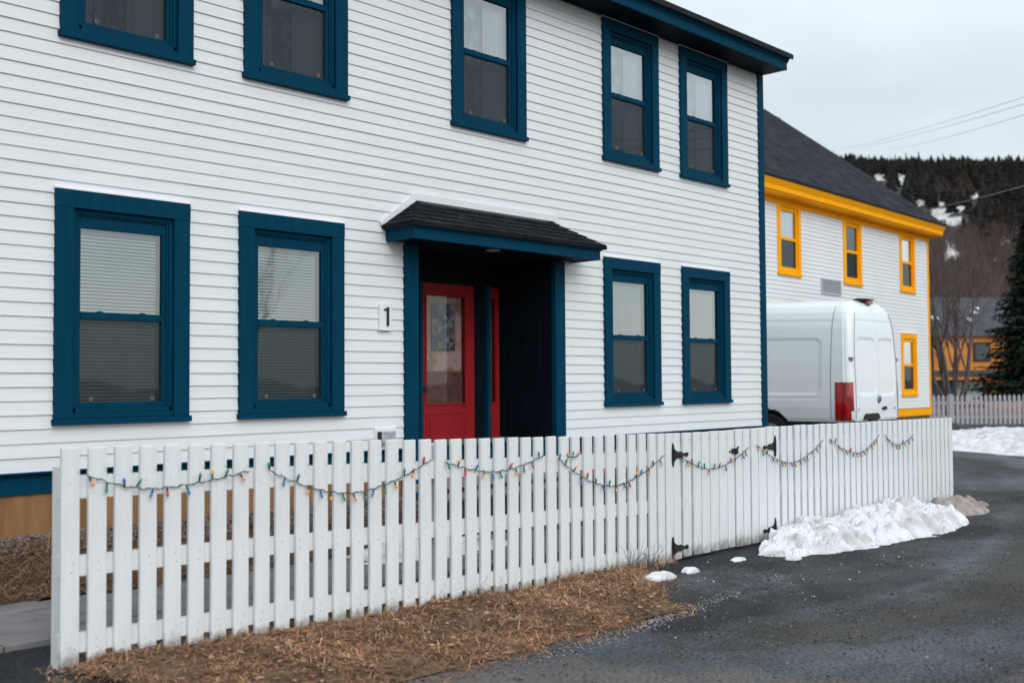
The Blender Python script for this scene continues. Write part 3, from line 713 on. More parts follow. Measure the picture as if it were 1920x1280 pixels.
def hinge(parent, x, z, s, ox, oz):   # ornate strap hinge: vertical leaf + tapering strap pointing to s
    c = MB()
    leaf = [(0, -.10), (.010, -.088), (.022, -.05), (.026, 0), (.022, .05), (.010, .088), (0, .10), (-.010, .088), (-.016, .05), (-.018, 0), (-.016, -.05), (-.010, -.088)]
    leaf = [(a * s, b) for a, b in leaf]
    if s < 0: leaf = leaf[::-1]
    c.prism(leaf, -.006, 0)
    strap = [(.018, -.042), (.07, -.022), (.085, -.030), (.105, -.026), (.118, -.014), (.150, -.012), (.160, -.022), (.176, -.020), (.186, -.006), (.186, .004), (.176, .014), (.160, .014), (.150, .008), (.118, .010), (.105, .022), (.085, .026), (.07, .020), (.018, .042)]
    strap = [(a * s * 1.15, b) for a, b in strap]
    if s < 0: strap = strap[::-1]
    c.prism(strap, -.010, -.0005)
    c.tube([(0.012 * s, -.012, -.045), (0.012 * s, -.012, .045)], .008, 8)
    for a in (.04, .095, .17): c.tube([(a * s * 1.15, -.016, 0), (a * s * 1.15, -.009, 0)], .006, 8)
    o = c.build('strap_hinge', mt_black, parent); o.location = (x - ox, -PT - .002, z - oz)
oxa, oza = 7.366, zbot(7.366); oxb, ozb = 8.300, zbot(8.300)
hinge(ga, 7.348, .893, 1, oxa, oza); hinge(ga, 7.335, .135, 1, oxa, oza)
hinge(gb, 8.970, .890, -1, oxb, ozb); hinge(gb, 8.955, .135, -1, oxb, ozb)
c = MB(); c.box(-.032, .032, -.012, 0, -.022, .022); c.prism([(.01, -.03), (.05, -.026), (.042, 0), (.056, .040), (.03, .022), (.01, .02)], -.022, -.010); c.box(-.075, -.03, -.012, -.004, -.006, .006)
o = c.build('gate_latch', mt_black, gb); o.location = (8.265 - oxb, -PT - .002, .882 - ozb)

# ------------------------------------------------------------------ string lights
SW = [[(2.421, 1.06), (2.801, 0.964), (3.346, 1.022)], [(3.475, 1.014), (4.061, 0.844), (4.682, 1.005)], [(4.807, 0.985), (5.289, 0.892), (5.777, 0.981)],
      [(5.909, 0.952), (6.553, 0.702), (7.22, 0.905)], [(7.428, 0.886), (7.905, 0.747), (8.499, 0.904)], [(8.625, 0.922), (9.249, 0.721), (9.87, 0.912)],
      [(10.001, 0.912), (10.617, 0.743), (11.107, 0.91)], [(11.236, 0.905), (11.575, 0.781), (11.961, 0.876)]]
lab = ['swag of coloured bulbs at the far left end of the picket fence, hanging almost flat', 'second swag of coloured bulbs from the left, a wide shallow curve on the fence',
       'swag of coloured bulbs on the fence pickets just below the red front door', 'deepest swag of coloured bulbs, ending at the left black gate hinge',
       'swag of coloured bulbs draped across the gate between its hinges', 'swag of coloured bulbs starting at the right black gate hinge',
       'swag of coloured bulbs on the fence above the middle of the snow bank', 'shortest swag of coloured bulbs, nearest the right end of the fence']
def bulb_mesh(ci):
    c = MB(); R_ = [(0, .0001), (.004, .0074), (.010, .0088), (.018, .0070), (.026, .0030), (.031, .0005)]
    c.tube([(0, 0, -a) for a, r in R_], [r for a, r in R_], 10, cap=True)
    me = bpy.data.meshes.new('bulb'); me.from_pydata(c.v, [], c.f); me.polygons.foreach_set('use_smooth', [True] * len(me.polygons)); me.materials.append(mt_bulbs[ci]); return me
bmesh_ = [bulb_mesh(i) for i in range(4)]
YW = FY - .010
ci = 0
for k, (A, B, C_) in enumerate(SW):
    e = empty('string_lights', (A[0], YW, A[1])); tag(e, lab[k], 'string lights', 'coloured light swags on the fence')
    pts = []; n = 60
    for i in range(n + 1):
        t = i / n; x = A[0] + (C_[0] - A[0]) * t
        if x < B[0]: q = (B[0] - x) / (B[0] - A[0]); z = B[1] + (A[1] - B[1]) * q ** 1.75
        else: q = (x - B[0]) / (C_[0] - B[0]); z = B[1] + (C_[1] - B[1]) * q ** 1.75
        z += .004 * math.sin(x * 71) + .003 * math.sin(x * 133 + 1); y = -.004 * abs(math.sin(x * 40))
        pts.append(Vector((x - A[0], y - .004, z - A[1])))
    w = MB()
    for ph in (0, math.pi):
        tp = []
        for i, p in enumerate(pts):
            a = i * 1.1 + ph; tp.append(p + Vector((0, math.cos(a), math.sin(a))) * .0028)
        w.tube(tp, .0019, 5)
    tot = C_[0] - A[0]; nb = max(6, int(tot / .078)); items = []
    for j in range(nb):
        t = (j + .35 + U(-.15, .15)) / nb; p = pts[min(n, int(t * n))]
        upw = (rnd() < .3); an = U(-.55, .55) + (math.pi if upw else 0)
        d = Vector((math.sin(an), -.25, -math.cos(an))).normalized()
        w.tube([p, p + d * .012, p + d * .026], [.003, .0052, .0052], 7)
        items.append((p + d * .024, d))
    w.build('wire', mt_wire, e)
    for p, d in items:
        ci = random.choice([q for q in (0, 1, 1, 2, 2, 3, 3) if q != ci])
        o = bpy.data.objects.new('bulb', bmesh_[ci]); COL.objects.link(o); o.parent = e; o.location = p
        o.rotation_euler = d.to_track_quat('-Z', 'Y').to_euler()
e = empty('light_string_hook', (6.027, YW, .95)); tag(e, 'short bent piece of light string with green and amber bulbs between two pickets', 'string lights')
w = MB(); w.tube([(0, 0, .01), (.012, -.004, .0), (.06, -.006, -.003), (.105, -.005, .0), (.118, 0, .012)], .0045, 6); w.build('wire', mt_wire, e)
for dx, cc in ((.0, 1), (.06, 2), (.125, 1)):
    o = bpy.data.objects.new('bulb', bmesh_[cc]); COL.objects.link(o); o.parent = e; o.location = (dx, -.006, .012); o.rotation_euler = (math.pi, 0, 0)

# ------------------------------------------------------------------ dry grass verge, straw, leaves, stones (stuff)
def verge_in(x, y):
    lo = -3.86 + .05 * nse(x, 0, 9, 2.2) + (.10 if x < 3 else 0)
    xr = 6.75 - .85 * max(0, (-y - 2.95)) / .9 + .08 * nse(0, y, 4, 4)
    return y > lo and x < xr and y < -2.78 and x > 2.36 - .25 * (y + 2.9)
def vedge(x, y):
    lo = -3.86 + .05 * nse(x, 0, 9, 2.2) + (.10 if x < 3 else 0)
    xr = 6.75 - .85 * max(0, (-y - 2.95)) / .9 + .08 * nse(0, y, 4, 4)
    return max(0, min(1, (y - lo) / .16, (xr - x) / .22))
def vz(x, y): return zg(x, y) + .008 + vedge(x, y) * (.022 + .026 * nse(x, y, 1, 3.5) + .024 * nse(x, y, 2, 12))
mt_verge = M('matted_grass_soil', (.085, .054, .034), (.20, .125, .072), scale=12, rough=.95, bump=1, bscale=45)
tag(sheet('grass_verge', fr(2.0, 7.0, .04), fr(-4.1, -2.76, .04), vz, mt_verge, inside=verge_in), kind='structure')
def blade(mb, x, y, z, L, w, tint, lift=.5, up=0):
    a = U(0, 6.283); dx, dy = math.cos(a), math.sin(a); nx, ny = -dy * w, dx * w
    h1 = L * U(.05, .30) * lift + up * L * .6; h2 = h1 * U(0, 1.1) + up * L * .4; b = a + U(-.6, .6)
    x1, y1 = x + dx * L * .5, y + dy * L * .5; x2, y2 = x1 + math.cos(b) * L * .5, y1 + math.sin(b) * L * .5
    mb.add([(x - nx, y - ny, z), (x + nx, y + ny, z), (x1 + nx * .8, y1 + ny * .8, z + h1), (x1 - nx * .8, y1 - ny * .8, z + h1), (x2, y2, z + h2)],
           [(0, 1, 2, 3), (3, 2, 4)], tint)
random.seed(5)
gb_ = MB(); cnt = 0
while cnt < 60000:
    x, y = U(2.2, 7.0), U(-4.05, -2.79)
    if not verge_in(x, y): 
        if rnd() > .10 or y < -4.0 or y > -2.8 or x > 6.95 - .9 * max(0, -y - 2.95): continue
    d = nse(x, y, 7, 2.5)
    if d < -.25 and rnd() < .6: continue
    t = random.choice([.15, .3, .5, .8, 1.25]) * U(.8, 1.15) * (1 + .5 * d); cnt += 1
    blade(gb_, x, y, vz(x, y) - .006, U(.03, .13), U(.0009, .0026), (t, t * U(.80, 1.0), t * U(.7, 1.1)), .6, up=(.5 if rnd() < .04 else 0))
for _ in range(900):   # tufts at the foot of the pickets
    x = U(2.4, 7.3); y = -2.84 + U(-.05, .03)
    if nse(x, 0, 3, 2.0) < -.1: continue
    t = U(.4, 1.1); blade(gb_, x, y, vz(x, y) - .01, U(.05, .14), U(.0008, .0018), (t, t * .95, t * .85), .6, up=U(.3, 1))
tag(gb_.build('dry_grass', mt_straw), 'matted dry straw coloured grass along the foot of the picket fence', 'grass', kind='stuff')
ys_ = MB(); cnt = 0
while cnt < 9000:
    x, y = U(1.2, 6.7), U(-1.3, -.2)
    if x > 3.6 and rnd() < .5: continue
    t = U(.18, .75); cnt += 1
    blade(ys_, x, y, zg(x, y) + .02, U(.08, .30), U(.001, .0028), (t, t * .9, t * .8), .7, up=(.4 if rnd() < .1 else 0))
tag(ys_.build('dry_grass', mt_straw), 'tangled dead straw on the flower bed behind the fence', 'grass', kind='stuff')
lf = MB(); cnt = 0
def leaf(mb, x, y, z, s, t):
    a = U(0, 6.28); R3 = Matrix.Rotation(a, 3, 'Z') @ Matrix.Rotation(U(-.5, .5), 3, 'X')
    P = [(-1, 0, .1), (-.45, -.5, 0), (.3, -.55, .15), (1, 0, .25), (.3, .5, .05), (-.4, .55, .18), (0, 0, -.08)]
    mb.add([Vector((x, y, z)) + R3 @ (Vector(p) * s) for p in P], [(0, 1, 6), (1, 2, 6), (2, 3, 6), (3, 4, 6), (4, 5, 6), (5, 0, 6)], t)
while cnt < 1500:
    x, y = U(2.3, 7.0), U(-3.95, -2.79)
    if not verge_in(x, y): continue
    if nse(x, y, 2.2, 2.0) < -.05 and rnd() < .75: continue
    g_ = random.choice([.3, .5, .8, 1.1, 1.5, 2.2]) * U(.8, 1.2); cnt += 1; leaf(lf, x, y, vz(x, y) + .010, U(.008, .024), (g_, g_ * U(.85, 1), g_ * U(.75, 1.05)))
for _ in range(800):
    x, y = U(1, 6.7), U(-1.25, -.1); g_ = U(.4, 1.3); leaf(lf, x, y, zg(x, y) + .03, U(.015, .035), (g_, g_ * .9, g_ * .85))
for _ in range(60):
    x, y = U(6.5, 9), U(-4.2, -3.0); g_ = U(.4, 1.2); leaf(lf, x, y, zg(x, y) + .006, U(.006, .014), (g_, g_ * .9, g_ * .85))
tag(lf.build('fallen_leaves', mt_leaf), 'brown fallen leaves scattered over the dry grass', 'leaves', kind='stuff')
sn = MB()
def pebble(mb, x, y, z, s, t):
    q = [Vector((U(.7, 1.2), 0, 0)), Vector((0, U(.7, 1.2), 0)), Vector((-U(.7, 1.2), 0, 0)), Vector((0, -U(.7, 1.2), 0)), Vector((U(-.3, .3), U(-.3, .3), U(.5, .9))), Vector((0, 0, -.4))]
    a = Matrix.Rotation(U(0, 6.28), 3, 'Z')
    mb.add([Vector((x, y, z)) + a @ (p * s) for p in q], [(0, 1, 4), (1, 2, 4), (2, 3, 4), (3, 0, 4), (1, 0, 5), (2, 1, 5), (3, 2, 5), (0, 3, 5)], t)
for _ in range(5200):
    x, y = U(0.5, 6.8), -U(.02, .5); g_ = U(.4, 1.5); pebble(sn, x, y, zg(x, y) + .02, U(.006, .026), (g_ * .6, g_ * .55, g_ * .56))
tag(sn.build('gravel', mt_stone), 'grey stones heaped against the tan house skirting', 'gravel', kind='stuff')
gr = MB()
for _ in range(15000):
    x = U(2.6, 14); y = -2.9 - abs(random.gauss(0, 1)) * 2.2 - (.95 if x < 6.6 else 0)
    if y < -7.1: continue
    if nse(x, y, 6, 1.1) < -.05 and rnd() < .7: continue
    g_ = random.choice([.06, .1, .18, .3, .5, 1.1]); pebble(gr, x, y, zg(x, y) + .001, min(.013, .0022 + abs(random.gauss(0, .0036))), (g_, g_ * .9, g_ * .88))
for _ in range(900):   # pale grit at the end of the verge
    x = random.gauss(5.6, .55); y = -3.92 + .1 * (x - 5.6) + random.gauss(0, .05); g_ = U(.8, 2.6); pebble(gr, x, y, zg(x, y) + .001, U(.002, .006), (g_, g_, g_))
tag(gr.build('road_grit', mt_stone), 'loose dark grit and small stones on the wet asphalt', 'grit', kind='stuff')

# dry weeds at the foot of the fence
def weed(x, y, h, n, label, spread=.5, seed=1, heads=False):
    random.seed(seed); e = empty('dry_weed', (x, y, zg(x, y))); tag(e, label, 'dead weed')
    c = MB()
    for i in range(n):
        a = U(0, 6.28); l = h * U(.5, 1); p = Vector((U(-.03, .03) , U(-.02, .02), 0)); pts = [p.copy()]; d = Vector((math.cos(a) * spread, math.sin(a) * spread * .5 - .1, 1)).normalized()
        for k in range(5):
            d = (d + Vector((U(-.3, .3), U(-.2, .2), U(-.25, .1)))).normalized(); p = p + d * l / 5; pts.append(p.copy())
            if rnd() < .6:
                d2 = (d + Vector((U(-1, 1), U(-.6, .6), U(-.2, .8)))).normalized(); c.tube([p, p + d2 * l * .2], [.0012, .0006], 4)
        c.tube(pts, [.0024, .002, .0018, .0015, .001, .0006], 4)
    c.build('stem', mt_twig, e)
weed(5.02, -2.88, .20, 5, 'bent dark weed stalks against the pickets below the red door', .9, 1)
weed(5.16, -2.90, .16, 4, 'reddish broken stalk standing beside the bent dark weeds', .3, 2)
weed(6.10, -2.87, .17, 6, 'pale dry weed leaning on the fence where the grass verge narrows', .9, 3)
weed(6.72, -2.86, .28, 16, 'feathery brown weed clump left of the lower left gate hinge', .6, 4)
weed(6.95, -2.88, .22, 12, 'low brown weed clump touching the gate post', .6, 5)
weed(12.55, -2.92, .32, 16, 'dead brush caught at the right end of the fence behind the snow', .9, 6)
weed(12.95, -2.95, .28, 12, 'dead brush at the last picket of the fence', 1.2, 8)
random.seed(21)

# ------------------------------------------------------------------ snow
def snow_heap(name, cx, cy, fx, fy, hfun, mat, label, cat='snow', n=(200, 70), amp=.05, group=None, seed=0, res=None):
    # heap over footprint u in 0..1 (x), v in 0..1 (y)
    mb = MB(); nx, ny = n
    for j in range(ny + 1):
        for i in range(nx + 1):
            u, v = i / nx, j / ny; x, y, h = hfun(u, v)
            edge = min(1, 6 * min(u, 1 - u)) * min(1, 5 * v)
            hh = h * (1 + .0)
            nn = noise.fractal(Vector((x * 3.4, y * 3.4, seed)), 1.0, 2.1, 4) * amp + noise.fractal(Vector((x * 15, y * 15, seed)), .9, 2, 3) * amp * .24
            dd = -abs(nse(x, y, seed, 6)) * amp * 1.1 + amp * .25
            if h > 0: hh += (nn - dd) * min(1, h / .08)
            mb.v.append((x - cx, y - cy + (.35 * nn if h > 0 else 0), max(hh, -.02) + zg(x, y) - zg(cx, cy) - (.015 if h <= 0 else 0)))
    for j in range(ny):
        for i in range(nx): mb.f.append((j * (nx + 1) + i, j * (nx + 1) + i + 1, (j + 1) * (nx + 1) + i + 1, (j + 1) * (nx + 1) + i))
    o = mb.build(name, mat, smooth=True); o.location = (cx, cy, zg(cx, cy)); tag(o, label, cat, group); return o
bx = [8.12, 8.35, 8.7, 9.05, 9.55, 10.05, 10.55, 10.95, 11.35, 11.7, 11.95]
bh = [.03, .09, .12, .145, .16, .175, .20, .215, .19, .11, .04]           # height of the ridge
bf = [-3.25, -3.42, -3.50, -3.60, -3.66, -3.70, -3.74, -3.72, -3.66, -3.5, -3.3]   # front edge
bb = [-3.12, -3.00, -2.92, -2.84, -2.84, -2.84, -2.84, -2.84, -2.84, -2.88, -3.0]   # back edge
def bankf(u, v):
    x = 8.12 + 3.83 * u; f = lerp(x, bx, bf) + .09 * nse(x, 0, 2, 3.1) + .04 * nse(x, 0, 5, 9); b = lerp(x, bx, bb); y = f + (b - f) * v
    H = lerp(x, bx, bh) * (1 + .22 * nse(x, 0, 8, 2.4)); s = math.sin(min(1, v * 1.75) * math.pi / 2) ** .75
    if v > .85: s *= 1 - .30 * (v - .85) / .15
    e_ = min(1, 12 * min(u, 1 - u)); return x, y, H * s * e_ if v > 0.02 else -.02
snow_heap('snow_bank', 10, -3.3, 0, 0, bankf, mt_snow, 'long lumpy white snow bank lying along the foot of the fence right of the gate', n=(520, 140), amp=.085, seed=3)
def lump(cx, cy, rx, ry, h, seed):
    def f(u, v):
        a = 2 * u - 1; b = 2 * v - 1; r = math.hypot(a, b); th = math.atan2(b, a)
        rr = r * (1 + .22 * nse(math.cos(th), math.sin(th), seed, 1.6)); s = max(0, 1 - rr ** 2.2)
        return cx + a * rx, cy + b * ry, h * s ** .6 if s > 0 else -.02
    return f
snow_heap('snow_clump', 6.66, -3.15, 0, 0, lump(6.66, -3.15, .19, .09, .045, 5), mt_snow, 'largest small clump of snow, at the tip of the grass verge', n=(80, 60), amp=.04, group='small snow clumps by the gate', seed=5)
snow_heap('snow_clump', 7.06, -3.16, 0, 0, lump(7.06, -3.16, .09, .06, .04, 6), mt_snow, 'middle small clump of snow on the asphalt below the left gate hinge', n=(60, 50), amp=.035, group='small snow clumps by the gate', seed=6)
snow_heap('snow_clump', 7.78, -3.14, 0, 0, lump(7.78, -3.14, .10, .05, .022, 7), mt_snow, 'smallest thin clump of snow on the asphalt in front of the gate', n=(50, 40), amp=.02, group='small snow clumps by the gate', seed=7)
snow_heap('snow_clump', 8.28, -3.62, 0, 0, lump(8.17, -3.42, .09, .06, .04, 9), mt_snow, 'little snow chunk broken off the front of the snow bank', n=(50, 40), amp=.03, group='small snow clumps by the gate', seed=9)
snow_heap('dirty_snow_heap', 12.4, -3.14, 0, 0, lump(12.40, -3.14, .46, .30, .15, 12), mt_snow_d, 'dirty brown heap of snow just past the end of the fence', n=(140, 90), amp=.07, seed=12)
snow_heap('dirty_snow_heap', 13.05, -3.08, 0, 0, lump(13.05, -3.08, .32, .11, .05, 13), mt_snow_d, 'flat trail of dirty ice beyond the dirty brown heap', n=(60, 30), amp=.02, seed=13)
snow_heap('snow_patch', 6.2, -1.4, 0, 0, lump(5.9, -1.55, 1.1, .5, .10, 15), mt_snow, 'white snow patch behind the pickets below the red door', n=(70, 50), amp=.03, seed=15)
snow_heap('snow_patch', 9.9, -1.4, 0, 0, lump(10.6, -1.35, 1.5, .5, .06, 16), mt_snow, 'thin grey snow patch behind the closed gate', n=(70, 50), amp=.03, seed=16)
# small snow crumbs on the asphalt
cr = MB()
for _ in range(70):
    x, y = U(6.3, 9.3), U(-4.3, -3.0); pebble(cr, x, y, zg(x, y) + .002, U(.002, .009), (2.9, 2.95, 3.0))
tag(cr.build('snow_crumbs', M('snow_crumb', (.8, .82, .85), rough=.6)), 'crumbs of snow scattered on the asphalt by the gate', 'snow', kind='stuff')
gs = MB(); rb = random.Random(77)
for o_, n_s in ((bpy.data.objects['snow_bank'], 2600), (bpy.data.objects['dirty_snow_heap'], 500)):
    vv = o_.data.vertices; L0 = o_.location
    for _ in range(n_s):
        p = vv[rb.randrange(len(vv))].co + L0
        if p.z < .015 or nse(p.x, p.y, 40, 2.2) + .25 * nse(p.x, p.y, 41, 9) < -.02: continue
        g_ = rb.choice([.15, .3, .5, .8]); pebble(gs, p.x, p.y, p.z, rb.uniform(.002, .0065), (g_, g_ * .85, g_ * .75))
tag(gs.build('snow_grit', mt_stone), 'dark road grit frozen into the snow along the fence', 'grit', kind='stuff')
# roadside snow bank on the other side of the driveway
def at(u, v, z):   # ground position seen at photo pixel (u,v) on height z, worked out once here
    r = Vector((RW[0][0] * (u - 960) + RW[0][1] * (v - 640) + RW[0][2] * 2040, RW[1][0] * (u - 960) + RW[1][1] * (v - 640) + RW[1][2] * 2040, RW[2][0] * (u - 960) + RW[2][1] * (v - 640) + RW[2][2] * 2040))
    t = (z - 1.5) / r.z; return r.x * t, -8 + r.y * t
P0 = Vector(at(1700, 850, .05)); P1 = Vector(at(2060, 862, .05)); dirb = (P1 - P0); Lb = dirb.length; dirb.normalize(); nb_ = Vector((-dirb.y, dirb.x))
if nb_.x < 0: nb_ = -nb_
def farbank(u, v):
    p = P0 + dirb * (u * Lb) + nb_ * (v * 7.5)
    H = .34 + .22 * sst(.45, .8, u) + .03 * nse(p.x, p.y, 4, 1.0); s = sst(0, .22, v) * (1 - .25 * sst(.4, 1, v))
    e_ = sst(0, .06, u) * sst(0, .06, 1 - u) * sst(0, .10, 1 - v)
    return p.x, p.y, (H * s * e_ if v > .01 else 0) - .03 * (1 - min(1, e_ * 5))
snow_heap('roadside_snow', 23, 1, 0, 0, farbank, mt_snow, 'broad dirty white snow bank along the far side of the road beyond the fence end', n=(160, 110), amp=.05, seed=20)
c = MB(); a, b = P0 - nb_ * .35, P1 - nb_ * .35
c.add([(a.x, a.y, .10), (b.x, b.y, .09), (b.x + nb_.x * .12, b.y + nb_.y * .12, .095), (a.x + nb_.x * .12, a.y + nb_.y * .12, .105)], [(0, 1, 2, 3)])
tag(c.build('road_edge', M('pale_kerb_concrete', (.34, .31, .29), rough=.8)), kind='structure')

# ------------------------------------------------------------------ yellow trimmed house (local: s along facade, n into, z)
YA = math.atan(.047); yh = empty('yellow_trim_house', (22.8, 5.1, .3), YA)
tag(yh, 'white sided house with golden yellow window frames, yellow eaves and a steep dark roof', 'house')
def yb(mb, name, mat, bevel=0, parent=None):
    mb.v = [(a, b, c_ - .3) for a, b, c_ in mb.v]; return mb.build(name, mat, parent or yh, bevel)
ywins = [(.03, 4.0, 5.79, 1.19), (3.69, 4.0, 5.79, 1.13), (7.50, 4.02, 5.80, 1.14), (7.49, 1.02, 2.83, 1.17)]
c = MB(); siding_rows(c, -3.5, 9.66, .66, 5.80, [(x + .05, x + w_ - .05, z0 + .05, z1 - .03) for x, z0, z1, w_ in ywins], rp=.1027, proud=.02, butt=False)
s2 = MB(); siding_rows(s2, 0, 11, .66, 5.8, [], rp=.1027, proud=.02, butt=False)
n0 = len(c.v); c.v += [(9.75 - b, a, z) for a, b, z in s2.v]; c.f += [tuple(i + n0 for i in f) for f in s2.f]
c.add([(9.75, 0, 5.8), (9.75, 11, 5.8), (9.75, 5.5, 10.2)], [(0, 1, 2)]); c.add([(-3.5, 0, 5.8), (-3.5, 11, 5.8), (-3.5, 5.5, 10.2)], [(0, 2, 1)]); c.add([(-3.5, 0, .3), (-3.5, 11, .3), (-3.5, 11, 5.8), (-3.5, 0, 5.8)], [(0, 1, 2, 3)])
c.add([(-3.5, 11, .3), (9.75, 11, .3), (9.75, 11, 5.8), (-3.5, 11, 5.8)], [(0, 1, 2, 3)])
yb(c, 'siding', mt_siding2)
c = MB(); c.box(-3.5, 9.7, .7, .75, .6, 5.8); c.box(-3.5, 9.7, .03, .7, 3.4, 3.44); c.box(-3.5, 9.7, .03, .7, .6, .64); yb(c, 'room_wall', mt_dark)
c = MB(); c.box(9.66, 9.775, -.03, 0, .64, 5.8); c.box(9.75, 9.775, .001, .1, .64, 5.8); yb(c, 'corner_board', mt_yellow)
c = MB(); c.box(-3.5, 9.78, -.035, 0, .43, .64); c.box(9.75, 9.78, .001, 11, .43, .64); yb(c, 'skirt_board', mt_yellow)
mt_brick = M('reddish_stone_base', (.22, .12, .085), (.14, .085, .07), scale=7, rough=.9)
c = MB(); c.box(-3.5, 9.72, .02, .3, -.1, .43); c.box(9.42, 9.72, .301, 10.9, -.1, .43); yb(c, 'foundation', mt_brick)
c = MB(); c.box(-3.7, 9.80, -.05, 0, 5.66, 5.80); c.box(-3.7, 9.97, -.36, 0, 5.80, 5.84)
yb(c, 'soffit', mt_yellow)
c = MB(); c.box(-3.7, 10.0, -.40, -.36, 5.84, 6.0); c.prism_x([(-.40, 5.95), (-.46, 6.06), (-.46, 6.10), (-.36, 6.10), (-.36, 5.95)], -3.7, 10.02)
c.prism_x([(-.40, 5.86), (-.40, 6.06), (5.5, 6.06 + 5.9 * .76), (5.5, 5.86 + 5.9 * .76)], 9.96, 10.0)
yb(c, 'fascia', mt_yellow)
c = MB(); zt = 6.10
c.prism_x([(-.50, zt), (5.5, zt + 6 * .76), (5.5, zt + 6 * .76 + .05), (-.50, zt + .04)], -3.8, 10.05)
c.prism_x([(5.5, zt + 6 * .76), (11.5, zt), (11.5, zt + .04), (5.5, zt + 6 * .76 + .05)], -3.8, 10.05)
yrf = MB()
# shingle courses as small steps on the front slope
n_c = 42
for i in range(n_c):
    a0, a1 = i / n_c, (i + 1) / n_c; y0, y1 = -.5 + 6 * a0, -.5 + 6 * a1; z0, z1 = zt + .041 + 6 * .76 * a0, zt + .041 + 6 * .76 * a1
    x = -3.8 + (i % 2) * .15
    while x < 10.05:
        x2 = min(10.05, x + U(.28, .42)); g_ = U(.6, 1.5); t_ = .010 + U(0, .008)
        c2 = (g_, g_, g_ * 1.02); xx = max(x, -3.8)
        yrf.add([(xx, y0, z0), (x2, y0, z0), (x2, y0, z0 + t_), (xx, y0, z0 + t_), (x2, y1, z1 + .002), (xx, y1, z1 + .002)], [(0, 1, 2, 3), (3, 2, 4, 5)], c2); x = x2
yro = yb(c, 'roof', mt_shingle)
mt_shingle_y = M('dark_roof_shingle', (.022, .025, .033), (.034, .037, .047), scale=3, rough=.95, spec=.08, attr='tint')
yb(yrf, 'shingle_courses', mt_shingle_y, parent=yro)
vc = MB(); vc.box(9.35, 9.7, 4.75, 5.05, 10.0, 10.22); o = yb(vc, 'roof_vent', mt_black, parent=yro)
for k, (x, z0, z1, w_) in enumerate(ywins):
    H = z1 - z0; c = MB(); c.frame(x, x + w_, z0 + .05, z1, .14, .14, .16, .03, -.045, .03)
    wn = yb(c, 'window', mt_yellow, bevel=.003)
    c = MB(); c.box(x - .02, x + w_ + .02, -.07, 0, z0 - .01, z0 + .05); yb(c, 'window_sill', mt_yellow, parent=wn)
    c = MB(); c.frame(x + .14, x + w_ - .14, z0 + .08, z1 - .16, .065, .065, .09, .11, -.005, .05); zm = z0 + .05 + (H - .2) * .5 + .03
    c.box(x + .205, x + w_ - .205, 0.0, .045, zm - .035, zm + .035); yb(c, 'window_sash', mt_yellow, parent=wn)
    c = MB(); c.add([(x + .2, .03, z0 + .15), (x + w_ - .2, .03, z0 + .15), (x + w_ - .2, .03, z1 - .2), (x + .2, .03, z1 - .2)], [(0, 1, 2, 3)])
    yb(c, 'window_glass', mt_glass if k != 1 else mt_glass_door, parent=wn)
    c = MB(); c.add([(x + .2, .012, z0 + .15), (x + w_ - .2, .012, z0 + .15), (x + w_ - .2, .012, zm), (x + .2, .012, zm)], [(0, 1, 2, 3)]); yb(c, 'insect_screen', mt_screen, parent=wn)
    if k != 1:
        c = MB(); c.box(x + (.1 if k != 3 else .55), x + w_ + .1, .12, .13, zm - (.1 if k == 0 else .0), z1 - .1); yb(c, 'window_curtain', mt_curtain, parent=wn)
    c = MB(); c.prism_x([(-.055, z1), (-.055, z1 + .008), (0, z1 + .03), (0, z1)], x - .01, x + w_ + .01)
    if k == 3: yb(c, 'drip_cap', mt_white, parent=wn)
c = MB(); c.frame(2.33, 3.48, 3.66, 4.06, .05, .05, .04, .04, -.045, 0)
for i in range(14): c.add([(2.38, -.038, 3.70 + i * .023), (3.43, -.038, 3.70 + i * .023), (3.43, -.022, 3.72 + i * .023), (2.38, -.022, 3.72 + i * .023)], [(0, 1, 2, 3)])
yb(c, 'wall_vent', M('grey_louvre_metal', (.42, .46, .50), rough=.5))

# ------------------------------------------------------------------ van (local: x right, y forward (away), z up from its ground)
VX, VY, VZ = 18.08, .43, .22
van = empty('parked_van', (VX, VY, VZ)); tag(van, 'tall white panel van parked between the two houses with its rear doors to the street', 'van')
prof = [(.56, .905), (.62, .925), (.80, .945), (1.0, .95), (1.3, .945), (1.6, .93), (1.9, .90), (2.15, .865), (2.32, .825), (2.44, .775), (2.54, .70), (2.60, .60), (2.645, .46), (2.672, .26), (2.678, .02)]
rear = [(.56, .02), (.62, .005), (.8, .0), (1.3, .008), (1.8, .028), (2.15, .048), (2.32, .066), (2.44, .095), (2.54, .14), (2.60, .20), (2.645, .31), (2.672, .6), (2.678, .9)]
def hw(z): return lerp(z, [p[0] for p in prof], [p[1] for p in prof])
def yr(z): return lerp(z, [p[0] for p in rear], [p[1] for p in rear])
def rrect(x, y, x0, x1, y0, y1, r):   # signed distance to rounded rectangle
    cx, cy = (x0 + x1) / 2, (y0 + y1) / 2; dx, dy = abs(x - cx) - (x1 - x0) / 2 + r, abs(y - cy) - (y1 - y0) / 2 + r
    return math.hypot(max(dx, 0), max(dy, 0)) + min(max(dx, dy), 0) - r
LV = 5.9
zs = list(np.arange(.56, 2.38, .022)) + list(np.linspace(2.38, 2.677, 38))
sidey = list(np.concatenate([np.arange(LV - .2, 3.6, -.25), np.arange(3.5, .14, -.026)]))
vb = MB(); ringn = 0
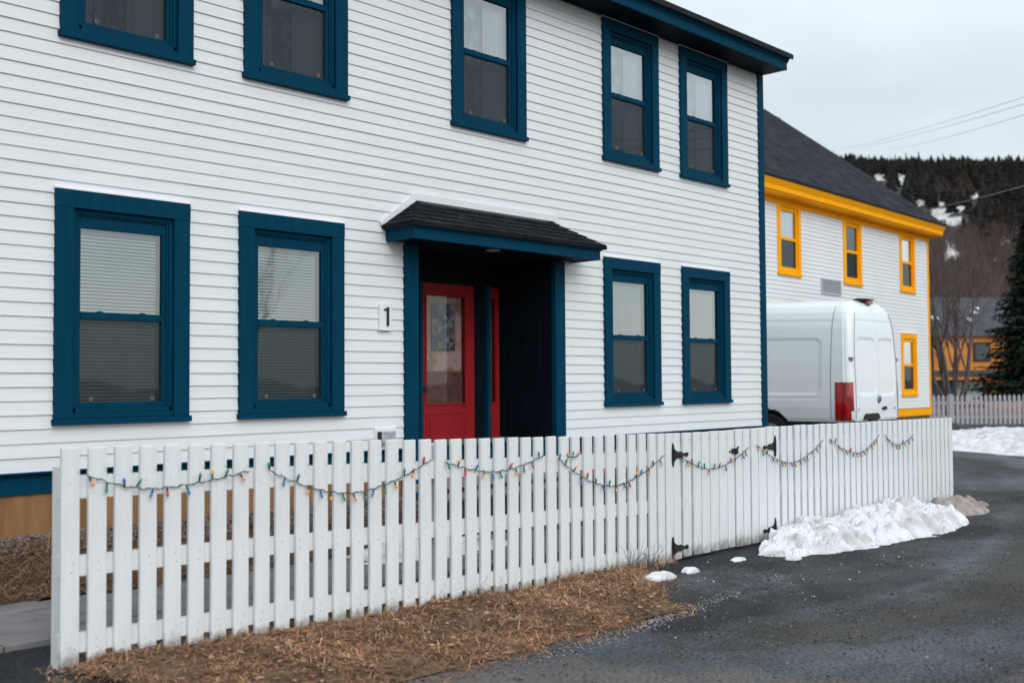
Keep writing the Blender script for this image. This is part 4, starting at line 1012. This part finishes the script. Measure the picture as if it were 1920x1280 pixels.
def side_pt(s_, z, y):
    h = hw(z); d = 0
    d1 = rrect(y, z, .62, 2.55, 1.03, 1.98, .12); d += -.016 * sst(.018, -.018, d1)
    d += -.008 * math.exp(-((z - 2.28) / .018) ** 2) * (1 if y > .35 else 0)
    d += -.007 * math.exp(-((z - .97) / .025) ** 2) * (1 if y > .62 else 0)
    d += -.006 * math.exp(-((y - .42) / .012) ** 2) * sst(.55, .6, z)
    return (s_ * (h + d), y, z)
def rear_pt(x, z):
    y = yr(z); h = hw(z) - .1; bow = .05 * (x / .95) ** 2; d = 0
    for s_ in (-1, 1):
        a, b = (.06, .70) if s_ > 0 else (-.70, -.06)
        d1 = rrect(x, z, a, b, 1.02, 1.98, .12); d += .013 * sst(.018, -.018, d1)
    d += .010 * math.exp(-((z - 2.28) / .018) ** 2) * (1 if abs(x) < .68 else 0)
    d += .012 * math.exp(-((x) / .008) ** 2)
    if z < .98: d1 = rrect(x, z, -.55, .02, .50, .74, .06); d += 0
    return (x, y + bow + d, z)
rings = []
for z in zs:
    h = hw(z); y0 = yr(z) + .05; rc = .12 if h > .3 else .12 * h / .3
    ring_ = [side_pt(-1, z, max(yy, y0 + rc)) for yy in sidey]
    hx = hw(z)
    for k in range(1, 9):
        a = k / 9 * math.pi / 2; ring_.append((-(hx - rc) - rc * math.cos(a), y0 + rc - rc * math.sin(a), z))
    m_ = 100
    for k in range(m_ + 1):
        x = -(hx - rc) + 2 * (hx - rc) * k / m_; ring_.append(rear_pt(x, z))
    for k in range(1, 9):
        a = math.pi / 2 - k / 9 * math.pi / 2; ring_.append(((hx - rc) + rc * math.cos(a), y0 + rc - rc * math.sin(a), z))
    ring_ += [side_pt(1, z, max(yy, y0 + rc)) for yy in sidey[::-1]]
    rings.append(ring_)
nr = len(rings[0])
for r_ in rings: vb.v += r_
AY, AZ, AR = 1.62, .34, .43
for j in range(len(zs) - 1):
    for i in range(nr - 1):
        q = (j * nr + i, j * nr + i + 1, (j + 1) * nr + i + 1, (j + 1) * nr + i)
        cy = sum(vb.v[k_][1] for k_ in q) / 4; cz = sum(vb.v[k_][2] for k_ in q) / 4; cx = sum(vb.v[k_][0] for k_ in q) / 4
        if abs(cx) > .8 and math.hypot(cy - AY, cz - AZ) < AR: continue
        vb.f.append(q)
vb.f.append(tuple((len(zs) - 1) * nr + i for i in range(nr)))
nn = len(vb.v)
vb.add([(-.8, LV - .2, .56), (.8, LV - .2, .56), (.8, LV + .5, .9), (-.8, LV + .5, .9), (-.75, LV - .2, 2.4), (.75, LV - .2, 2.4), (.7, LV - .0, 1.5), (-.7, LV - .0, 1.5)], [(0, 1, 2, 3), (3, 2, 6, 7), (7, 6, 5, 4), (0, 3, 7, 4), (1, 5, 6, 2)])
vb.v = [(a, b, c_ + .07 * sst(.35, 2.3, b) * max(0, c_ / 2.68) ** 3) for a, b, c_ in vb.v]
vbody = vb.build('van_body', mt_van, van, smooth=True)
c = MB(); c.box(-.86, .86, .12, 4.8, .28, .60); c.box(-.80, .80, 1.0, 1.9, .55, .95); c.build('underbody', mt_rubber, van)
def wheel(x, y):
    c = MB(); c.tube([(x - .11, y, .34), (x - .10, y, .34), (x + .10, y, .34), (x + .11, y, .34)], [.30, .34, .34, .30], 28); o = c.build('wheel', mt_rubber, van, smooth=False)
    c = MB(); s_ = 1 if x > 0 else -1; c.tube([(x + s_ * .06, y, .34), (x + s_ * .112, y, .34)], [.20, .18], 20); c.build('wheel_rim', mt_steel, o)
for y in (AY, AY + 3.6):
    for x in (-.78, .78): wheel(x, y)
c = MB(); c.box(-.93, -.34, -.075, .12, .43, .575); c.box(.0, .93, -.075, .12, .43, .575); c.box(-.34, 0, -.02, .12, .43, .575)
c.build('rear_bumper', mt_rubber, van, bevel=.02)
# number plate recess over the bumper
c = MB(); c.prism([(-.58, .60), (.02, .60), (.0, .665), (-.06, .70), (-.50, .70), (-.56, .665)], -.012, .012); c.prism([(-.40, .555), (-.12, .555), (-.12, .60), (-.40, .60)], -.03, -.0)
c.build('plate_recess', mt_rubber, van, bevel=.006)
for s_ in (-1, 1):
    # wraparound tail lamp
    c = MB(); ny = 10; vs = []; fs = []; zz = list(np.linspace(.585, 1.235, 16))
    for z in zz:
        h = hw(z); y0 = yr(z) + .05; rc = .12
        pts_ = [(s_ * (h + .006), y0 + rc + .16 + .03 * (1.235 - z), z), (s_ * (h + .008), y0 + rc, z)]
        for k in range(1, 9): a = k / 9 * math.pi / 2; pts_.append((s_ * ((h - rc) + (rc + .008) * math.cos(a)), y0 + rc - (rc + .008) * math.sin(a), z))
        vs += pts_
    w_ = 10
    for j in range(len(zz) - 1):
        for i in range(w_ - 1): fs.append((j * w_ + i, j * w_ + i + 1, (j + 1) * w_ + i + 1, (j + 1) * w_ + i))
    c.add(vs, fs); tl = c.build('tail_light', mt_tail, van, smooth=True)
    c = MB(); vs = []; fs = []
    for z in list(np.linspace(.60, .75, 6)):
        h = hw(z); y0 = yr(z) + .05; rc = .12
        for k in range(5, 10): a = k / 9 * math.pi / 2; vs.append((s_ * ((h - rc) + (rc + .014) * math.cos(a)), y0 + rc - (rc + .014) * math.sin(a), z))
    for j in range(5):
        for i in range(4): fs.append((j * 5 + i, j * 5 + i + 1, (j + 1) * 5 + i + 1, (j + 1) * 5 + i))
    c.add(vs, fs); c.build('reversing_lens', mt_tailw, tl, smooth=True)
    # door hinge
    c = MB(); c.box(s_ * .868 - .03, s_ * .868 + .03, .045, .12, 1.60, 1.66); c.build('door_hinge', mt_steel, van, bevel=.008)
# seams
c = MB()
for x in (0, -.80, .80):
    pts_ = []
    for z in np.arange(.62, 2.46, .06):
        if abs(x) > hw(z) - .13: xx = math.copysign(hw(z) - .125, x)
        else: xx = x
        p = rear_pt(xx, z); pts_.append((p[0], p[1] - (.006 if x else -.004), p[2]))
    c.tube(pts_, .0045, 5)
for s_ in (-1, 1): c.tube([(s_ * (hw(z) + .0), .42, z) for z in np.arange(.6, 2.6, .05)], .0045, 5)
c.build('door_seam', mt_vanline, van)
c = MB(); py_ = yr(1.0) + .0
R0 = .058
ringp = [(.0 + R0 * math.cos(a), py_ - .012, .935 + R0 * math.sin(a)) for a in np.linspace(0, 2 * math.pi, 25)]
c.tube(ringp, .007, 6, cap=False)
for a in (90, 210, 330):
    a = math.radians(a); t_ = (R0 * math.cos(a), R0 * math.sin(a)); l = (-.010 * math.sin(a), .010 * math.cos(a))
    c.add([(l[0], py_ - .012, .935 + l[1]), (t_[0], py_ - .014, .935 + t_[1]), (-l[0], py_ - .012, .935 - l[1]), (0, py_ - .022, .935)], [(0, 1, 3), (1, 2, 3), (0, 3, 2)])
c.tube([(0, py_ - .008, .935), (0, py_ + .01, .935)], .052, 20)
c.build('round_badge', mt_chrome, van)
c = MB(); c.box(.10, .27, yr(.8) - .022, yr(.8) + .03, .755, .795); c.box(.13, .24, yr(.8) - .030, yr(.8) - .02, .785, .815); c.build('door_handle', mt_rubber, van, bevel=.01)
def text_mesh(txt, size, mat, name, parent, loc, rot, ext=.003):
    cu = bpy.data.curves.new(name + '_font', 'FONT'); cu.body = txt; cu.size = size; cu.extrude = ext; cu.space_character = 1.15
    tmp = bpy.data.objects.new(name + '_tmp', cu); COL.objects.link(tmp); bpy.context.view_layer.update()
    me = bpy.data.meshes.new_from_object(tmp.evaluated_get(bpy.context.evaluated_depsgraph_get())); bpy.data.objects.remove(tmp)
    me.name = name; me.materials.clear(); me.materials.append(mat); o = bpy.data.objects.new(name, me); COL.objects.link(o); o.parent = parent; o.location = loc; o.rotation_euler = rot; return o
text_mesh('SPRINTER', .062, mt_chrome, 'badge_lettering', van, (-.745, yr(.8) + .030, .745), (math.pi / 2, 0, 0))
c = MB(); c.box(.62, .68, yr(.8) + .012, yr(.8) + .02, .765, .785); c.build('small_badge', mt_chrome, van)
c = MB(); c.box(-.08, .08, .17, .32, 2.58, 2.665); c.prism_x([(.09, 2.665), (.11, 2.685), (.30, 2.705), (.42, 2.69), (.36, 2.66)], -.12, .12)
bl = c.build('brake_light_housing', mt_rubber, van, bevel=.01)
c = MB(); c.box(-.09, .09, .125, .17, 2.590, 2.655); c.build('brake_light', mt_tail, bl, bevel=.006)

# ------------------------------------------------------------------ far things
CAMP = Vector((0, -8, 1.5)); FW = Vector((.72358, .68926, 0)).normalized(); RT = Vector((.68988, -.7239, 0)).normalized()
def far(d, t, z): p = CAMP + FW * d + RT * (t * d); return (p.x, p.y, z)
# grey picket fence across the road
A = Vector((30.4, 9.45, .02)); B = Vector((39.0, .45, .02)); dF = (B - A); LF = dF.length; dF.normalize()
ff = empty('grey_picket_fence', A, math.atan2(dF.y, dF.x)); tag(ff, 'grey white picket fence across the road in front of the orange house', 'fence')
c = MB(); c.prism([(-.045, 0), (.045, 0), (.045, .86), (0, .93), (-.045, .86)], -.02, 0)
pk = c.build('picket', mt_bluegrey, ff); x = .1; first = True
while x < LF:
    o = pk if first else pk.copy()
    if not first: COL.objects.link(o); o.parent = ff
    first = False; o.location = (x, 0, .06); x += .148
for z in (.24, .68):
    c = MB(); c.box(0, LF, .001, .04, z, z + .09); c.build('rail', mt_bluegrey, ff)
x = .6
while x < LF:
    c = MB(); c.box(x, x + .12, -.05, .07, -.1, 1.0); c.build('fence_post', mt_bluegrey, ff); x += 2.35
random.seed(31)
# small decorations on the far fence
# orange house
oh = empty('orange_house', (58.8, 17.2, -.1), math.atan2(12.9198 - 16.752, 63.077 - 59.425)); tag(oh, 'distant orange clapboard house with dark slate roof and blue shop front', 'house')
c = MB(); c.box(-3, 12, 0, 8, 0, 4.0)
c.build('wall', mt_orange, oh)
c = MB(); c.prism_x([(-.3, 3.95), (3.6, 6.35), (8.3, 3.95)], -3.3, 12.3); orf = c.build('roof', mt_slate, oh)
c = MB(); c.box(-3.1, 5.05, -1.3, 0, 1.95, 2.05); c.box(-3.1, 5.05, -1.3, -1.2, 1.75, 1.95); c.build('porch_roof', mt_slate, oh)
c = MB(); c.box(-3.1, 4.9, -1.22, -1.18, 1.55, 1.76); c.build('porch_fascia', mt_orange, oh)
for x0 in (-1.32, -.66, .0, .66, 1.32):
    c = MB(); c.box(x0, x0 + .60, -.08, -.01, 0, 1.6); c.build('shop_panel', mt_teal, oh)
c = MB(); c.box(2.0, 3.75, -.12, -.01, .0, 1.55); sf = c.build('shop_window', mt_rubber, oh)
mt_pale = M('pale_glass', (.45, .58, .58), (.25, .36, .36), scale=2, rough=.15)
c = MB(); c.box(2.1, 2.4, -.15, -.121, .2, 1.45); c.box(2.65, 3.5, -.15, -.121, .2, 1.45); c.build('shop_pane', mt_pale, sf)
for x0 in (3.1, 7.2):
    c = MB(); c.box(x0, x0 + .95, -.06, -.01, 2.55, 3.6); wn = c.build('window', mt_rubber, oh); c = MB(); c.box(x0 + .1, x0 + .85, -.08, -.061, 2.65, 3.5); c.build('pane', M('dark_pane', (.05, .07, .08), rough=.1), wn)
c = MB(); c.box(.75, .9, -.06, -.01, 2.05, 3.95); c.build('downpipe', mt_rubber, oh)
for i, (x, s_) in enumerate(((1.6, .25), (3.5, .22), (4.0, .18), (4.4, .12))):
    zz = [5.0, 4.9, 5.35, 5.6][i]; yy = -.3 + (zz - 3.95) / 2.4 * 3.9
    c = MB(); n = 9; c.add([(x + s_ * math.cos(a) * U(.8, 1.3), yy + s_ * math.sin(a) * U(.8, 1.2), zz + s_ * math.sin(a) * .61 + .05) for a in np.linspace(0, 2 * math.pi, n, endpoint=False)] + [(x, yy, zz + .13)], [(k, (k + 1) % n, n) for k in range(n)])
    c.build('roof_snow', mt_snow, orf)

# conifers
def conifer_mesh(h, r, tiers, nb, seed, needle=.10, droop=.25, dens=1):
    random.seed(seed); c = MB()
    for i in range(tiers):
        t = i / tiers; z = h * (.08 + .92 * t); rr = r * (1 - t) ** .85 * U(.8, 1.1) + .04
        for k in range(max(4, int(nb * (1 - t * .6)))):
            a = U(0, 6.283); l = rr * U(.6, 1.15); d = Vector((math.cos(a), math.sin(a), 0)); sd_ = Vector((-d.y, d.x, 0))
            steps = max(3, int(l / needle * dens))
            for q in range(steps):
                f = (q + rnd()) / steps; p = d * (l * f) + Vector((0, 0, z - droop * l * f + .15 * l * f * f)) + sd_ * U(-.16, .16) * l
                s_ = needle * U(.6, 1.5) * (1.1 - .5 * f); n1 = Vector((U(-1, 1), U(-1, 1), U(-.4, .4))).normalized() * s_; n2 = (d * .7 + Vector((U(-.4, .4), U(-.4, .4), U(-.9, .1)))).normalized() * s_ * 1.6
                c.add([p - n1 * .5, p + n1 * .5, p + n2], [(0, 1, 2)])
    return c
dc = empty('dark_conifer', far(40.5, .4810, .2)); tag(dc, 'big dark conifer at the right edge standing before the orange house', 'tree')
c = MB(); c.tube([(0, 0, 0), (.02, 0, 3), (0, .03, 7.3)], [.2, .13, .02], 8); c.build('trunk', mt_bark, dc)
c = conifer_mesh(7.9, 2.1, 58, 46, 4, needle=.17, droop=.30, dens=2.0); c.v = [(a, b, z + .15) for a, b, z in c.v]; c.build('crown', mt_needle, dc)
# bare trees
def bare_tree(name, loc, stems, h, label, seed, lean=.35, r0=.09, twig=True, group=None, mat=None):
    random.seed(seed); e = empty(name, loc); tag(e, label, 'tree', group); tr = MB(); cr_ = MB()
    def grow(p, d, L, r, lev, mb):
        n = 5; pts_ = [p.copy()]; rad = [r]
        for k in range(n):
            d = (d + Vector((U(-.16, .16), U(-.16, .16), U(-.02, .12)))).normalized(); p = p + d * L / n; pts_.append(p.copy()); rad.append(r * (1 - .6 * (k + 1) / n))
            if lev < 3 and k >= 1:
                for _ in range(2 if lev < 2 else 2):
                    if rnd() < .75:
                        d2 = (d + Vector((U(-1, 1), U(-1, 1), U(-.1, .7))) * .75).normalized(); grow(p, d2, L * U(.35, .6), rad[-1] * .55, lev + 1, cr_)
        mb.tube(pts_, rad, 6 if lev < 1 else 4, cap=False)
    for s_ in range(stems):
        a = 6.283 * s_ / stems + U(-.4, .4); grow(Vector((math.cos(a) * .08, math.sin(a) * .08, 0)), Vector((math.cos(a) * lean, math.sin(a) * lean, 1)).normalized(), h * U(.8, 1.05), r0 * U(.7, 1.1), 0, tr)
    tr.build('trunk', mt_bark, e); cr_.build('branches', mat or mt_bark, e); return e
bare_tree('bare_tree', far(37, .402, .1), 7, 4.6, 'grey multi stemmed bare tree by the corner of the yellow trimmed house', 3, lean=.30, r0=.10)
random.seed(41)
# hill
def hill_z(d, t):
    base = .25 * max(0, d - 80)
    top = lerp(t, [-.2, .2, .284, .333, .363, .40, .47, .6, 1], [92, 95, 94.5, 93.5, 93, 91.5, 88.5, 82, 60])
    z = min(base, top) if base < top * .8 else top * .8 + (top * .2) * math.tanh((base - top * .8) / (top * .2))
    return z + (1.6 * nse(d * .03, t * 12, 0) + .8 * nse(d * .09, t * 40, 3)) * sst(80, 140, d) - .3
SNOWP = [(1657, 331, 12, 4), (1697, 333, 5, 7), (1733, 379, 5, 5), (1734, 399, 5, 4), (1769, 400, 15, 9), (1793, 412, 13, 7), (1809, 391, 8, 5), (1770, 381, 5, 3), (1786, 472, 13, 9), (1777, 458, 5, 6), (1806, 475, 5, 4), (1890, 450, 7, 5), (1870, 486, 9, 4), (1835, 365, 5, 3), (1745, 480, 5, 4)]
def hv(t): return 715 - .0063 * (t * 2040)     # row of the level line
def row(d, t, z): return hv(t) - (z - 1.5) / d * 2040
ds = list(np.concatenate([np.arange(78, 470, 2.5), np.arange(480, 760, 25)])); ts = list(np.concatenate([np.arange(-.2, .28, .01), np.arange(.28, .50, .0018), np.arange(.5, 1.0, .01)]))
c = MB()
for d in ds:
    for t in ts: c.v.append(far(d, t, hill_z(d, t)))
nt2 = len(ts)
for j in range(len(ds) - 1):
    for i in range(nt2 - 1): c.f.append((j * nt2 + i, j * nt2 + i + 1, (j + 1) * nt2 + i + 1, (j + 1) * nt2 + i))
for d in ds:
    for t in ts:
        u = 960 + 2040 * t; v = row(d, t, hill_z(d, t)); s_ = 0
        for (pu, pv, ru, rv) in SNOWP:
            q = math.hypot((u - pu) / (ru * 1.25), (v - pv) / (rv * 1.25)) + .9 * nse(u * .16, v * .2, 3)
            if q < 1: s_ = 1
        g_ = .85 + .3 * nse(d * .05, t * 30, 5)
        c.c.append((16, 20, 23) if s_ else (g_, g_, g_))
hill = c.build('hill', M('hillside_leaf_litter', (.045, .034, .031), (.032, .026, .022), scale=.05, rough=1, attr='tint'), smooth=True); tag(hill, kind='structure')
fo = MB(); rs = random.Random(9)
def add_conifer(mb, x, y, z, h, r, tint):
    T = 4; ns = 7
    for k in range(T):
        z0 = z + h * (.08 + .21 * k); z1 = z + h * (.08 + .21 * k + .36) if k < T - 1 else z + h; rr = r * (1 - k / T * .82); a0 = rs.random() * 6.28
        vs = []
        for q in range(ns):
            a = a0 + 6.283 * q / ns; f = rr * rs.uniform(.55, 1.2); vs.append((x + f * math.cos(a), y + f * math.sin(a), z0 - rs.uniform(-.03, .05) * h))
        vs.append((x + rs.uniform(-.08, .08) * r, y, z1)); g_ = rs.uniform(.8, 1.2)
        mb.add(vs, [(q, (q + 1) % ns, ns) for q in range(ns)], tuple(cc * g_ for cc in tint))
d = 160.0
while d < 452:
    step = 4.6; t = .08
    while t < .80:
        tt = t + rs.uniform(-.4, .4) * 3.2 / d; dd = d + rs.uniform(-2.5, 2.5); t += 2.7 / d
        h = rs.uniform(2.4, 5.4); z = hill_z(dd, tt); u = 960 + 2040 * tt; vb_, vt_ = row(dd, tt, z), row(dd, tt, z + h)
        if dd < 185 and rs.random() < (185 - dd) / 25: continue
        bad = False
        for (pu, pv, ru, rv) in SNOWP:
            if abs(u - pu) < ru + .5 * 2040 / dd and vt_ < pv + rv and vb_ > pv - rv: bad = True
        if bad: continue
        tone = rs.uniform(.5, 1.25) * (1 + .5 * nse(dd * .02, tt * 20, 2)); red = rs.uniform(.75, 1.1)
        if nse(dd * .025, tt * 18, 7) > .12: red = rs.uniform(1.0, 1.25)
        add_conifer(fo, *far(dd, tt, z - .2), h, h * rs.uniform(.26, .42), (tone * red, tone, tone * rs.uniform(.8, 1.1)))
    d += step
tag(fo.build('hillside_forest', mt_forest), 'dark conifer forest covering the hill behind the houses', 'forest', kind='stuff')
# individual conifers on the crest
pro = []
for s_ in range(3):
    e = empty('crest_conifer', (0, 0, 0)); mbt = MB(); mbt.tube([(0, 0, 0), (0, 0, 5)], [.12, .03], 5); mbt.build('trunk', mt_bark, e)
    mbc = MB(); add_conifer(mbc, 0, 0, .3, 6.2, 1.3 - .2 * s_, (.45, .5, .5)); mbc.build('crown', mt_forest, e); pro.append(e)
n_used = [0, 0, 0]
for i in range(70):
    t = .26 + .26 * i / 70 + rs.uniform(-.003, .003); d = 440 + rs.uniform(-12, 10); k = i % 3
    e = pro[k] if n_used[k] == 0 else copy_tree(pro[k]); n_used[k] += 1
    e.location = far(d, t, hill_z(d, t) - .5); s_ = rs.uniform(.45, 1.15); e.scale = (s_ * .8, s_ * .8, s_ * 1.05); e.rotation_euler = (0, 0, rs.random() * 6)
    tag(e, 'small dark conifer standing up against the sky on the crest of the hill', 'tree', 'conifers along the crest of the hill')
# bare shrubs on the lower slope
sh = MB(); cnt = 0
while cnt < 5200:
    d = rs.uniform(82, 190); t = rs.uniform(.22, .66); z = hill_z(d, t); cnt += 1; p = Vector(far(d, t, z)); g_ = rs.uniform(.5, 1.35); rr_ = rs.uniform(.9, 1.3)
    u = 960 + 2040 * t; bad = False
    for (pu, pv, ru, rv) in SNOWP:
        if abs(u - pu) < ru * .9 and row(d, t, z + 3) < pv + rv * .8 and row(d, t, z) > pv - rv: bad = True
    if bad: continue
    for _ in range(9):
        h = rs.uniform(1.2, 3.6); a = rs.uniform(0, 6.28); q = rs.uniform(.1, .5) * h; w_ = rs.uniform(.03, .07); o_ = Vector((rs.uniform(-.8, .8), rs.uniform(-.8, .8), 0))
        sh.add([p + o_ + Vector((-w_ * .7, w_ * .7, 0)), p + o_ + Vector((w_ * .7, -w_ * .7, 0)), p + o_ + Vector((math.cos(a) * q, math.sin(a) * q, h))], [(0, 1, 2)], (g_ * rr_, g_, g_ * rs.uniform(.9, 1.1)))
tag(sh.build('bare_shrubs', mt_shrub), 'reddish brown bare scrub covering the lower slope of the hill', 'shrubs', kind='stuff')
for i, (d, t, h, lb) in enumerate(((95, .400, 8.0, 'pale thin bare tree rising above the slate roof, left of the others'), (100, .437, 7.5, 'thin forked bare tree on the slope above the slate roof'), (92, .462, 6.5, 'bare tree on the slope beside the dark conifer'))):
    bare_tree('bare_tree', far(d, t, hill_z(d, t)), 2, h, lb, 50 + i, lean=.2, r0=.10)
# ------------------------------------------------------------------ overhead wires
def wire(name, a, b, sag, r, label, group=None):
    a, b = Vector(a), Vector(b); c = MB(); pts_ = []
    for i in range(41):
        t = i / 40; p = a.lerp(b, t); p.z -= sag * 4 * t * (1 - t); pts_.append(p - a)
    c.tube(pts_, r, 5); o = c.build(name, mt_cable, smooth=True); o.location = a; tag(o, label, 'wire', group)
def ext(a, b, f0=-.3, f1=.35):
    a, b = Vector(a), Vector(b); return a + (b - a) * f0, b + (b - a) * f1
for (a, b, lb) in (((75.0, 28.4, 18.8), (31.3, 2.25, 9.41), 'uppermost power line crossing the sky at the right'), ((75.5, 27.9, 18.75), (31.3, 2.26, 9.22), 'second power line just below the uppermost one in the sky'),
                   ((77.3, 26.0, 18.65), (31.3, 2.27, 8.92), 'lowest power line against the sky above the hill'), ((78.1, 25.4, 14.0), (31.3, 2.3, 6.96), 'power line crossing in front of the wooded hill')):
    p, q = ext(a, b, -.3, .35); wire('power_line', p, q, .25, .008, lb, 'power lines at the right')
for z, yy in ((7.6, -19), (7.1, -19.3), (6.3, -18.8)):
    wire('street_wire', (-25, yy, z), (45, yy + 3, z + .6), .8, .02, 'utility cable along the street behind the camera, mirrored in the upper windows', 'street cables')
for i, (x, y, h) in enumerate(((-26, -48, 9), (-10, -56, 9), (9, -52, 9), (34, -46, 8))):
    bare_tree('bare_tree', (x, y, 0), 3, h, 'bare tree across the street, mirrored in the ground floor windows', 70 + i, lean=.35, r0=.14, group='bare trees across the street')
